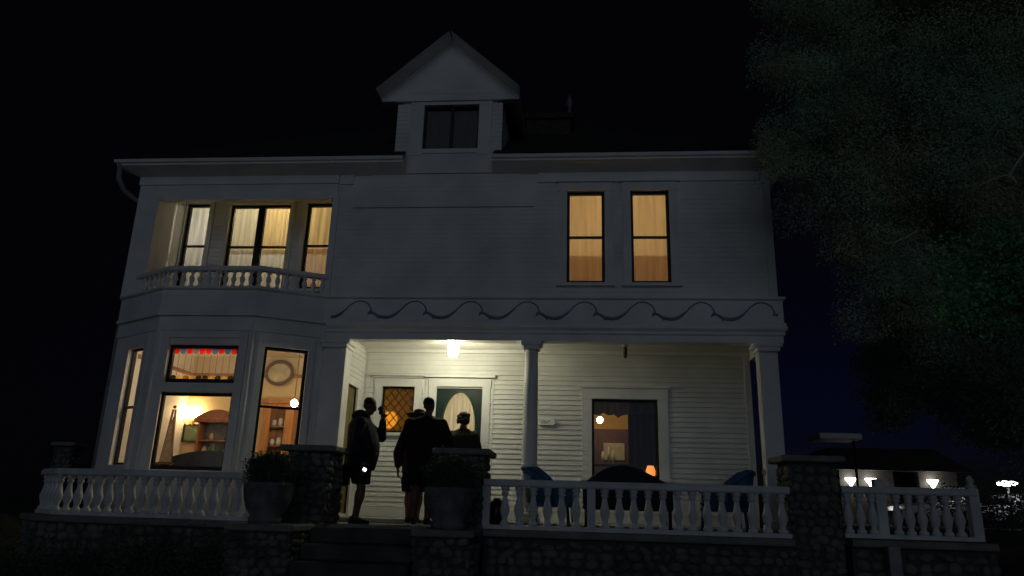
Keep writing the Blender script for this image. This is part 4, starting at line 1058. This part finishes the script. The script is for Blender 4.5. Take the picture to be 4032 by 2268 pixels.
def settee(x, y):
    t = thing('settee', 'dark wicker settee with humped back under the porch window', 'settee', (x, y, -.07))
    mb = MB(); n = 24; V = []
    for y_ in (-.30, -.24):
        V += [(-.58 + 1.16 * i / n, y_ - .05, .60 + .25 * max(0, math.sin(math.pi * min(1, (i / n) ** .8))) ** 1.2) for i in range(n + 1)] + [(.62, y_, .32), (-.62, y_, .32)]
    m = n + 3; mb.add(V, [tuple(range(m)), tuple(range(2 * m - 1, m - 1, -1))] + [(i, (i + 1) % m, m + (i + 1) % m, m + i) for i in range(m)]); mb.build('backrest', DWICKER, t, True)
    mb = MB(); mb.tube([(-.58 + 1.16 * i / n, -.32, .61 + .25 * max(0, math.sin(math.pi * min(1, (i / n) ** .8))) ** 1.2) for i in range(n + 1)], .03, 8); mb.build('rolled_rim', DWICKER, t, True)
    mb = MB(); mb.bbox(-.62, .62, -.24, .32, .28, .36, .02); mb.build('seat', DWICKER, t, True)
    mb = MB(); mb.bbox(-.58, .58, -.22, .32, .362, .45, .03); mb.build('cushion', CUSH, t, True)
    for sx in (-1, 1): mb = MB(); mb.box(sx * .60 - .02, sx * .60 + .02, -.24, .30, .36, .58); mb.tube([(sx * .6, -.28, .60), (sx * .6, .32, .58)], .03, 8); mb.build('arm', DWICKER, t, True)
    for sx in (-.57, .57):
        for sy in (-.26, .28): mb = MB(); mb.tube([(sx, sy, .29), (sx, sy, 0)], .024, 8); mb.build('leg', DWICKER, t, True)
settee(.68, -.30)
mb = MB(); mb.lathe(0, 0, [(.05, 0), (.09, .04), (.125, .12), (.125, .19), (.09, .28), (.04, .32), (.045, .34)], 20)
tag(mb.build('round_jar', mat('dark_glaze', (.015, .014, .02), .3, .2, 8), origin=(-1.06, -1.30, -.02), local=True), 'dark egg shaped jar behind the left end of the porch balustrade', 'jar')
t = thing('umbrella', 'closed dark umbrella with pale handle leaning by the right corner column', 'umbrella', (2.45, -.95, -.07))
mb = MB(); mb.lathe(0, 0, [(.005, .03), (.025, .12), (.05, .35), (.028, .50), (.012, .54)], 12); mb.build('canopy', BLACKC, t, True)
mb = MB(); mb.tube([(0, 0, 0), (0, 0, .80)], .008, 8); mb.ball((0, 0, .82), .028, .028, .04); mb.build('shaft', mat('pale_handle', (.7, .65, .55), .4), t, True)

# ------------------------------------------------------------------ people
def remesh(mb, name, m, parent, vox=.009, smooth=6, label=None):
    o = mb.build(name, m, parent, True)
    md = o.modifiers.new('r', 'REMESH'); md.mode = 'VOXEL'; md.voxel_size = vox; md.use_smooth_shade = True
    sm = o.modifiers.new('s', 'SMOOTH'); sm.iterations = smooth; sm.factor = .5
    dg = bpy.context.evaluated_depsgraph_get(); me = bpy.data.meshes.new_from_object(o.evaluated_get(dg))
    o.modifiers.clear(); old = o.data; o.data = me; me.name = name; bpy.data.meshes.remove(old)
    if label: o['label'] = label
    return o
def arm_chain(mb, pts, r, sl=0.):
    P = [Vector(p) for p in pts]; out = []; R = []
    for i in range(len(P) - 1):
        for k in range(5): t = k / 5; out.append(P[i].lerp(P[i + 1], t)); R.append(r[i] + (r[i + 1] - r[i]) * t + sl)
    out.append(P[-1]); R.append(r[-1] + sl); mb.tube(out, R, 12)
    for i in range(1, len(P) - 1): mb.ball(P[i], r[i] + sl)
    mb.ball(P[0], r[0] * 1.02 + sl); mb.ball(P[-1], r[-1] + sl)
def hand(mb, wrist, d, palm_n, side, curl=.6):
    """palm, four bent fingers of different length and a thumb from the palm's side"""
    d = Vector(d).normalized(); nrm = Vector(palm_n); nrm = (nrm - d * nrm.dot(d)).normalized(); w = d.cross(nrm) * side; W = Vector(wrist)
    mb.loft([(W, w * .026, nrm * .018), (W + d * .03, w * .036, nrm * .016), (W + d * .07, w * .041, nrm * .014), (W + d * .095, w * .036, nrm * .011)], 14)
    for k, ln in enumerate((.068, .078, .072, .056)):
        b = W + d * .088 + w * (.030 - .020 * k); c1 = d * math.cos(curl * .6) + nrm * math.sin(curl * .6); c2 = d * math.cos(curl * 1.6) + nrm * math.sin(curl * 1.6)
        mb.tube([b, b + c1 * ln * .5, b + c1 * ln * .5 + c2 * ln * .5], [.0095, .009, .0075], 8); mb.ball(b + c1 * ln * .5 + c2 * ln * .5, .0078, n=8, m=6)
    b = W + d * .025 + w * .034; e = b + (w * .7 + d * .7 + nrm * .25).normalized() * .038
    mb.tube([b, e, e + (d + nrm * .5).normalized() * .03], [.013, .011, .008], 8)
def head(mb, c, fw, tilt=0., s=1.):
    """head turned to fw (plan) and bowed by tilt; skull, jaw, nose, brow, ears, eyes, mouth"""
    f = Vector(fw).normalized(); up = Vector((0, 0, 1)); lat = f.cross(up).normalized()
    Rm = Matrix.Rotation(-tilt, 3, lat); f2, u2 = Rm @ f, Rm @ up
    M = Matrix((lat, f2, u2)).transposed(); C = Vector(c)
    g = lambda x, y, z: C + M @ Vector((x * s, y * s, z * s))
    mb.ball(C + M @ Vector((0, -.012 * s, .025 * s)), .077 * s, .096 * s, .095 * s, R=M, n=20, m=14)
    mb.loft([(g(0, .02, .02), lat * .066 * s, f2 * .075 * s), (g(0, .03, -.03), lat * .062 * s, f2 * .068 * s), (g(0, .038, -.075), lat * .048 * s, f2 * .055 * s), (g(0, .045, -.105), lat * .028 * s, f2 * .036 * s)], 16)
    mb.loft([(g(0, .085, .03), lat * .010 * s, f2 * .008 * s), (g(0, .108, -.005), lat * .015 * s, f2 * .014 * s), (g(0, .098, -.022), lat * .019 * s, f2 * .010 * s)], 10)
    mb.ball(g(0, .086, .035), .05 * s, .012 * s, .010 * s, R=M); mb.ball(g(0, .092, -.055), .024 * s, .010 * s, .007 * s, R=M); mb.ball(g(0, .092, -.067), .021 * s, .010 * s, .007 * s, R=M)
    for sx in (-1, 1): mb.ball(g(sx * .079, -.004, -.004), .010 * s, .02 * s, .033 * s, R=M); mb.ball(g(sx * .03, .082, .016), .013 * s, .010 * s, .008 * s, R=M)
    return g, M
def torso_secs(lat, fw, lev):
    return [(Vector(c), lat * a, fw * b) for c, a, b in lev]
def leg(mb, hip, knee, ankle, r=(.09, .062, .04), sl=0., to=None):
    H, K, A = Vector(hip), Vector(knee), Vector(ankle); pts = []; R = []
    for t in np.linspace(0, 1, 6)[:-1]: pts.append(H.lerp(K, t)); R.append(r[0] + (r[1] - r[0]) * t + sl)
    for t in np.linspace(0, 1, 8):
        pts.append(K.lerp(A, t)); bulge = .014 * math.sin(math.pi * min(1, t * 1.7)) if t < .6 else 0; R.append(r[1] + (r[2] - r[1]) * t + bulge + sl)
    if to is not None:
        cut = [i for i, p in enumerate(pts) if p.z >= to]; pts = pts[:len(cut)]; R = R[:len(cut)]
    mb.tube(pts, R, 14)
def shoe(name, a, fw, t, m=SHOEM, sole=True):
    A = Vector(a); f = Vector(fw).normalized(); l = f.cross(Vector((0, 0, 1)))
    mb = MB(); Z = Vector((0, 0, 1)); secs = []
    for d, w, h in ((-.075, .028, .05), (-.05, .038, .085), (.0, .042, .09), (.06, .044, .062), (.12, .048, .048), (.165, .043, .040), (.19, .026, .028)): secs.append((A + f * d + Z * (.022 + h / 2), l * w, Z * h / 2))
    mb.loft(secs, 14); o = mb.build('shoe', m, t, True)
    if sole:
        mb = MB(); V = []
        for z in (0, .024): V += [A + f * d + l * w + Z * z for d, w in ((-.08, -.03), (.06, -.048), (.15, -.05), (.195, -.02), (.195, .02), (.15, .05), (.06, .048), (-.08, .03))]
        mb.add(V, [tuple(range(7, -1, -1)), tuple(range(8, 16))] + [(i, (i + 1) % 8, 8 + (i + 1) % 8, 8 + i) for i in range(8)]); mb.build('sole', SOLE if sole is True else sole, o, True)

def man_with_phone():
    # seen from his right side, facing +x, head bowed, left hand raised to the face
    t = thing('person', 'man in dark hooded jacket and shorts, head bowed, one hand raised to his face', 'person', (-3.05, -.80, -.07))
    fw = Vector((1, .12, 0)).normalized(); la = fw.cross(Vector((0, 0, 1)))      # la points to his right (-y)
    p = lambda f, l, z: fw * f + la * l + Vector((0, 0, z))
    mb = MB()
    mb.loft(torso_secs(la, fw, [(p(-.02, 0, .80), .16, .12), (p(-.02, 0, .92), .175, .14), (p(0, 0, 1.05), .165, .145), (p(-.01, 0, 1.2), .17, .135), (p(-.03, 0, 1.34), .185, .115), (p(-.03, 0, 1.43), .15, .09), (p(-.01, 0, 1.48), .065, .065), (p(.03, 0, 1.55), .055, .06)]))
    g, M = head(mb, p(.045, 0, 1.615), fw, .46)
    for s_ in (1, -1):
        leg(mb, p(-.01, s_ * .10, .84), p(.02 + .02 * s_, s_ * .11, .46), p(-.03 + .01 * s_, s_ * .10, .09))
        mb.loft([(p(-.03 + .01 * s_, s_ * .10, .1), la * .04, fw * .045), (p(-.0, s_ * .10, .05), la * .04, fw * .08)], 12)
    sh = .19
    arm_chain(mb, [p(-.03, sh, 1.38), p(-.06, sh + .07, 1.08), p(.04, sh + .05, .84)], [.052, .042, .03]); hand(mb, p(.045, sh + .05, .83), p(.25, 0, -.95), -la, 1, .7)
    arm_chain(mb, [p(-.02, -sh, 1.38), p(.22, -sh - .03, 1.20), p(.235, -.10, 1.45)], [.052, .044, .03]); hand(mb, p(.235, -.10, 1.46), p(-.10, .02, 1), la * -1 + fw * -.3, -1, .7)
    remesh(mb, 'body', SKIN, t, .008)
    mb = MB()
    mb.loft(torso_secs(la, fw, [(p(-.02, 0, .72), .21, .20), (p(-.015, 0, .79), .235, .22), (p(0.0, 0, .95), .24, .235), (p(0, 0, 1.08), .24, .235), (p(-.02, 0, 1.22), .245, .215), (p(-.05, 0, 1.36), .24, .18), (p(-.05, 0, 1.44), .17, .12), (p(-.03, 0, 1.50), .09, .09)]))
    mb.ball(p(-.085, 0, 1.475), .115, .15, .085); mb.ball(p(-.075, 0, 1.515), .075, .10, .055)
    arm_chain(mb, [p(-.03, sh, 1.37), p(-.06, sh + .07, 1.08), p(.035, sh + .05, .86)], [.082, .07, .05]); arm_chain(mb, [p(-.02, -sh, 1.37), p(.22, -sh - .03, 1.20), p(.235, -.11, 1.42)], [.085, .072, .05])
    remesh(mb, 'jacket', NAVYC, t, .012, 4)
    mb = MB(); mb.loft(torso_secs(la, fw, [(p(-.02, 0, .62), .185, .15), (p(-.02, 0, .74), .19, .165), (p(-.02, 0, .9), .18, .155)]))
    for s_ in (1, -1): mb.loft([(p(.01, s_ * .10, .53), la * .105, fw * .115), (p(0, s_ * .095, .66), la * .115, fw * .13), (p(-.01, s_ * .085, .78), la * .10, fw * .13)], 16)
    remesh(mb, 'shorts', BLACKC, t, .012, 4)
    for s_ in (1, -1): shoe('shoe', p(-.03 + .01 * s_, s_ * .10, 0), fw, t, SHOEM, SHOEM)
    mb = MB(); mb.ball(g(0, -.022, .048), .081, .094, .080, R=M, n=20, m=14); mb.build('hair', HAIRM, t, True)
    # phone in the lowered hand, camera in the raised hand, shoulder bag
    b = Vector(t.location)
    ph = thing('phone', 'phone with bright screen in the lowered hand of the man in the hooded jacket', 'phone', tuple(b + p(.075, sh + .075, .70)))
    mb = MB(); mb.bbox(-.036, .036, -.006, .006, -.065, .065, .004); o = mb.build('case', SHOEM, ph, True)
    mb = MB(); mb.box(-.022, .026, -.0085, -.0066, .005, .045); o2 = mb.build('screen', glow('phone_screen_glow', (.9, .97, 1.), 4), ph, True)
    ph.rotation_euler = (0, rad(35), 0)
    cm = thing('camera_gadget', 'small dark handheld gadget held up to the face of the man in the jacket', 'gadget', tuple(b + p(.205, -.085, 1.575)))
    mb = MB(); mb.bbox(-.03, .03, -.035, .035, -.06, .06, .008); mb.build('case', SHOEM, cm, True); mb = MB(); mb.tube([(-.03, 0, .02), (-.05, 0, .02)], .022, 12); mb.build('eyepiece', IRON, cm, True)
    bg = thing('shoulder_bag', 'black boxy shoulder bag hanging behind the hip of the man in the jacket', 'bag', tuple(b + p(-.235, .04, .50)))
    mb = MB(); mb.bbox(-.075, .075, -.11, .11, 0, .27, .025); mb.build('pouch', BLACKC, bg, True); mb = MB(); mb.bbox(-.08, .08, -.115, .115, .19, .285, .02); mb.build('flap', NAVYC, bg, True)
    mb = MB(); mb.tube([(-.0, .0, .28), (.02, -.02, .5), (.10, -.06, .80), (.18, -.10, .92), (.24, -.04, .97)], .012, 6); mb.build('strap', BLACKC, bg, True)
man_with_phone()

def standing_back(loc, label, h, w, top, bottom, bald=True, hair=None, fw=(0, 1, 0), shorts=.50, elbow=None, head_dx=0., turn=0., gut=1., legc=SKIN, stance=.10, hat=False, skirt=False):
    """figure seen from behind: facing +y"""
    t = thing('person', label, 'person', loc); k = h / 1.75
    f = Vector(fw).normalized(); la = f.cross(Vector((0, 0, 1)))                 # la = his right
    p = lambda a, b, c: (f * a + la * b + Vector((0, 0, c))) * k
    mb = MB(); hx = head_dx
    mb.loft(torso_secs(la * k, f * k, [(p(0, 0, .82), .16 * w, .12 * gut), (p(0, 0, .94), .175 * w, .13 * gut), (p(.01, 0, 1.07), .16 * w, .13 * gut), (p(0, 0, 1.2), .175 * w, .125 * gut), (p(-.02, 0, 1.34), .19 * w, .11), (p(-.02, hx * .3, 1.43), .15 * w, .085), (p(0, hx * .6, 1.49), .066, .064), (p(.02, hx, 1.56), .056, .058)]))
    hf = Matrix.Rotation(turn, 3, 'Z') @ f
    g, M = head(mb, p(.03, hx, 1.635), hf, .22, k)
    for s_ in (1, -1):
        leg(mb, p(0, s_ * .10 * w, .86), p(.01, s_ * (stance + .005), .47), p(-.02, s_ * stance, .09), tuple(x * k for x in (.095, .066, .042)))
        mb.loft([(p(-.02, s_ * stance, .10), la * .04, f * .045), (p(.02, s_ * stance, .05), la * .04, f * .07)], 12)
    ea = elbow or {}
    A = {}
    for s_ in (1, -1):
        e, wr = ea.get(s_, ((-.02, .30 * w, 1.10), (.04, .29 * w, .86)))
        A[s_] = [p(-.02, s_ * .20 * w, 1.385), p(e[0], s_ * e[1], e[2]), p(wr[0], s_ * wr[1], wr[2])]
        arm_chain(mb, A[s_], [.054 * k, .044 * k, .03 * k]); dd = A[s_][2] - A[s_][1]; hand(mb, A[s_][2] + dd.normalized() * .005, dd, -la * s_, s_, .6)
    remesh(mb, 'body', legc, t, .009)
    mb = MB()
    mb.loft(torso_secs(la * k, f * k, [(p(0, 0, .78), .215 * w, .165 * gut), (p(0, 0, .95), .22 * w, .175 * gut), (p(0, 0, 1.1), .215 * w, .17 * gut), (p(-.01, 0, 1.24), .225 * w, .16), (p(-.02, 0, 1.37), .235 * w, .14), (p(-.02, hx * .3, 1.44), .175 * w, .105), (p(0, hx * .6, 1.495), .085, .082)]))
    for s_ in (1, -1):
        a = A[s_]; q = a[1].lerp(a[2], .75); arm_chain(mb, [a[0] + Vector((0, 0, -.01)), a[1], q], [.085 * k, .074 * k, .058 * k])
    remesh(mb, 'shirt', top, t, .012, 4)
    mb = MB()
    if skirt: mb.loft(torso_secs(la * k, f * k, [(p(0, 0, shorts), .24 * w, .2), (p(0, 0, .7), .21 * w, .18), (p(0, 0, .95), .19 * w, .15)]))
    else:
        mb.loft(torso_secs(la * k, f * k, [(p(0, 0, .66), .195 * w, .15 * gut), (p(0, 0, .78), .2 * w, .16 * gut), (p(0, 0, .95), .19 * w, .15 * gut)]))
        for s_ in (1, -1): mb.loft([(p(.01, s_ * (stance + .012), shorts), la * .115 * k * w, f * .115 * k), (p(.0, s_ * .105 * w, .68), la * .115 * k * w, f * .13 * k), (p(0, s_ * .09 * w, .80), la * .10 * k * w, f * .13 * k)], 16)
    remesh(mb, 'skirt' if skirt else 'shorts', bottom, t, .012, 4)
    for s_ in (1, -1): shoe('shoe', p(-.02, s_ * stance, 0), f + la * s_ * .15, t)
    mb = MB()
    if hair == 'bob':
        mb.ball(g(0, -.022, .035), .104 * k, .112 * k, .112 * k, R=M, n=24, m=16)
        for j in range(60): a = random.uniform(0, 6.28); z = random.uniform(-.06, .085); mb.ball(g(.088 * math.cos(a), -.025 - abs(.09 * math.sin(a)) , z), random.uniform(.022, .036), n=8, m=6)
        o = mb.build('hair', HAIRM, t, True)
        md = o.data
    else:
        mb.ball(g(0, -.024, .040), .081 * k, .092 * k, .086 * k, R=M, n=20, m=14); mb.build('hair', HAIRM, t, True)
    if hat:
        mb = MB(); V = []; n = 32
        prof = [(.083, .03), (.19, .015), (.205, .028), (.20, .034), (.10, .045), (.098, .10), (.085, .135), (.05, .15), (.0, .135)]
        for r, z in prof: V += [g(r * math.cos(2 * math.pi * i / n), r * math.sin(2 * math.pi * i / n), z + (.035 * abs(math.cos(2 * math.pi * i / n)) ** 2 if .15 < r else 0) + .03) for i in range(n)]
        mb.add(V, [(a * n + i, a * n + (i + 1) % n, (a + 1) * n + (i + 1) % n, (a + 1) * n + i) for a in range(len(prof) - 1) for i in range(n)], 0, True); mb.build('hat', mat('brown_felt', (.06, .035, .025), .85, .2, 12), t, True)
    return t
standing_back((-2.14, -.90, -.07), 'heavy bald man seen from behind in dark shirt and shorts with both elbows bent', 1.74, 1.12, BLACKC, BLACKC, elbow={1: ((.06, .34, 1.12), (.26, .14, 1.20)), -1: ((.06, .31, 1.12), (.26, .12, 1.20))}, head_dx=.02, turn=-.35, gut=1.25, shorts=.54, stance=.095)
standing_back((-2.36, -.42, -.07), 'person in a wide brimmed hat standing partly behind the heavy bald man', 1.58, 1.02, REDC, BLACKC, hat=True, head_dx=0., turn=.2, legc=mat('ruddy_skin', (.22, .09, .065), .55, .1, 8), shorts=.50, stance=.07, gut=1.1)
standing_back((-1.80, .32, 0.), 'person with short curly hair in a dark top facing the green front door', 1.60, 1.0, BLACKC, NAVYC, hair='bob', turn=-.25, elbow={1: ((.02, .27, 1.12), (.20, .20, 1.02)), -1: ((-.02, .27, 1.12), (.04, .25, .88))})

# ------------------------------------------------------------------ far right background
def outbuilding():
    t = thing('outbuilding', 'low pale building with dark roof and bright wall lamps beyond the right railing', 'building', (16, 28, -.2))
    F = FY(26); mb = MB()
    D = (18.0, 19.0, -.2, 2.0)
    mb.panel(F, 12.3, 14.75, -.25, 2.32, (), -.2, 0); mb.panel(F, 15.9, 17.6, -.25, 2.32, (), -.2, 0)
    mb.box(12.3, 12.5, 26.2, 32, -.25, 2.3); mb.box(17.4, 17.6, 26.2, 32, -.25, 2.3); mb.box(12.5, 17.4, 31.8, 32, -.25, 2.3); mb.box(14.6, 14.75, 26.2, 28, -.25, 2.3); mb.box(15.9, 16.05, 26.2, 28, -.25, 2.3); mb.box(14.75, 15.9, 27.9, 28, -.25, 2.3)
    mb.build('wall', mat('pale_stucco', (.10, .092, .085), .85, .12, 2), t)
    mb = MB(); mb.hexa([(11.8, 25.3, 2.32), (18.1, 25.3, 2.32), (18.1, 32.5, 2.32), (11.8, 32.5, 2.32), (12.5, 27.5, 3.5), (17.4, 27.5, 3.5), (17.4, 30.5, 3.5), (12.5, 30.5, 3.5)]); mb.build('roof', ROOFM, t)
    mb = MB(); mb.fbox(F, 13.55, 13.95, .0, 2.0, 0, .04); mb.build('door', mat('brown_door', (.10, .07, .06), .6), t)
    mb = MB(); mb.fbox(F, 16.9, 17.9, .9, 1.7, 0.0, .03); w = mb.build('window', SASH, t); mb = MB(); mb.fbox(F, 16.95, 17.85, .95, 1.65, .032, .036); mb.build('pane', glass('shop_glass', (.8, .85, .9), .3), w)
    lb = ['leftmost bright wall lamp on the pale building', 'second bright wall lamp on the pale building beside the brown door', 'bright wall lamp right of the dark gap in the pale building', ]
    for i, x in enumerate((12.72, 13.62, 16.40)):
        l = thing('wall_lamp', lb[i], 'lamp', (x, 25.93, 1.78 if i < 3 else 1.95), group='wall lamps of the pale building')
        mb = MB(); mb.lathe(0, -.16, [(.03, -.28), (.08, -.12), (.18, .03), (.25, .16), (.24, .18)], 14); mb.build('shade', glow('wall_lamp_glow', (1., .97, .86), 8), l, True)
        mb = MB(); mb.box(-.05, .05, -.02, .065, -.1, .1); mb.tube([(0, .0, .0), (0, -.08, -.16)], .02, 6); mb.build('bracket', IRON, l, True)
outbuilding()
t = thing('lamp_post', 'short lit lamp post shining on the parked cars at the right edge', 'lamp', (17.25, 21.2, -.15))
mb = MB(); mb.lathe(0, 0, [(.09, 0), (.06, .1), (.045, 1.72)], 12); mb.build('pole', IRON, t, True)
mb = MB(); mb.lathe(0, 0, [(.04, 1.72), (.34, 1.76), (.36, 1.86), (.20, 1.92)], 14); mb.build('lantern', glow('lamp_post_glow', (.92, .96, 1.), 12), t, True)
mb = MB(); mb.lathe(0, 0, [(.38, 1.922), (.38, 1.94), (.03, 2.02)], 14); mb.build('hood', IRON, t, True)
t = thing('canopy', 'pale flat canopy slab on a dark post left of the lit building', 'canopy', (10.0, 18.5, -.2))
mb = MB(); mb.bbox(9.05, 10.6, 17.9, 19.4, 3.0, 3.22, .03); mb.build('slab', mat('pale_fascia', (.80, .77, .74), .7, .1, 3), t)
for x in (10.5,): mb = MB(); mb.tube([(x, 18.6, -.25), (x, 18.6, 3.0)], .05, 8); mb.build('post', IRON, t)
mb = MB(); mb.lathe(0, 0, [(.13, 0), (.13, 1.3), (.11, 1.36), (.02, 1.4)], 14)
tag(mb.build('bollard', mat('white_bollard_paint', (.8, .78, .72), .6), origin=(13.2, 24.4, -.15), local=True), 'white bollard standing in front of the brown door of the pale building', 'bollard')

hg = thing('hedge', 'thin leafy hedge in front of the parked cars at the far right', 'hedge', (15.5, 18.5, -.2))
hb = [(13.6 + .55 * i, 18.4 + .3 * math.sin(i * 2.1), .35 + .45 * abs(math.sin(i * 1.7)), .55) for i in range(9)] + [(16.2, 18.6, 1.75, .45), (15.5, 18.5, 1.5, .35), (16.8, 18.6, 1.7, .45)]
leaf_mesh('foliage', [q[:3] for q in hb], [q[3] for q in hb], 10000, .11, LEAFD, hg, gap=.1)
mb = MB()
for q in hb: mb.tube([(q[0] - 15.5, q[1] - 18.5, 0), (q[0] - 15.45, q[1] - 18.5, q[2] * .6 + .1), (q[0] - 15.5, q[1] - 18.5, q[2] + .2)], [.03, .02, .008], 5)
mb.build('stems', BARK, hg, True)

def car(x, y, rz, label, paint):
    t = thing('parked_car', label, 'car', (x, y, -.12), rz, 'cars parked near the pale building')
    prof = [(-2.1, .35), (-2.12, .6), (-2.0, .82), (-1.55, .92), (-1.05, 1.38), (-.2, 1.45), (.55, 1.36), (1.05, .95), (1.85, .80), (2.08, .62), (2.1, .35)]
    mb = MB(); n = len(prof); rows = []
    for yy, k in ((-.84, .0), (-.80, .06), (-.6, .10), (.6, .10), (.80, .06), (.84, 0)):
        sc = 1.0
        rows.append([(px, (yy * (.82 if pz > 1 else 1)), pz + (0 if pz < .5 else k * .3)) for px, pz in prof])
    V = [v for r in rows for v in r]; F = []
    for a in range(5):
        for i in range(n - 1): F.append((a * n + i, a * n + i + 1, (a + 1) * n + i + 1, (a + 1) * n + i))
        F.append((a * n + n - 1, a * n, (a + 1) * n, (a + 1) * n + n - 1))
    F += [tuple(range(n)), tuple(range(6 * n - 1, 5 * n - 1, -1))]; mb.add(V, F); mb.build('body', paint, t, True)
    gl = mat('car_window', (.02, .025, .03), .1, .1, 3, spec=.6)
    for sy in (-1, 1):
        mb = MB(); mb.add([(-1.0, sy * .79, .98), (.85, sy * .79, .98), (.45, sy * .72, 1.34), (-.75, sy * .72, 1.37)], [(0, 1, 2, 3)]); mb.add([(-1.0, sy * .81, .98), (.85, sy * .81, .98), (.45, sy * .74, 1.34), (-.75, sy * .74, 1.37)], [(0, 1, 2, 3)]); mb.build('window', gl, t, True)
        mb = MB(); mb.ball((2.03, sy * .6, .66), .06, .16, .07); mb.build('headlight', mat('headlight_glass', (.8, .8, .8), .1, spec=.8), t, True)
        mb = MB(); mb.ball((-2.07, sy * .62, .70), .05, .14, .08); mb.build('taillight', mat('taillight', (.35, .02, .02), .2), t, True)
    mb = MB(); mb.add([(.72, -.62, 1.26), (1.10, -.70, .99), (1.10, .70, .99), (.72, .62, 1.26)], [(0, 1, 2, 3)]); mb.build('windscreen', gl, t, True)
    for sx in (-1.3, 1.3):
        for sy in (-.80, .80):
            mb = MB(); mb.tube([(sx, sy - .1, .32), (sx, sy + .1, .32)], .32, 20); w = mb.build('wheel', mat('tyre_rubber', (.02, .02, .02), .8), t, True)
            mb = MB(); mb.tube([(sx, sy - .108, .32), (sx, sy + .108, .32)], .2, 14); mb.build('rim', mat('alloy', (.5, .5, .5), .3, metal=1), w, True)
car(18.4, 22.9, rad(200), 'white parked car at the right edge below the wall lamp', mat('white_car_paint', (.7, .7, .72), .25, .04, 3, spec=.5))
car(15.6, 23.6, rad(185), 'silver parked car left of the white one near the lamp post', mat('silver_car_paint', (.35, .36, .38), .25, .04, 3, spec=.5))
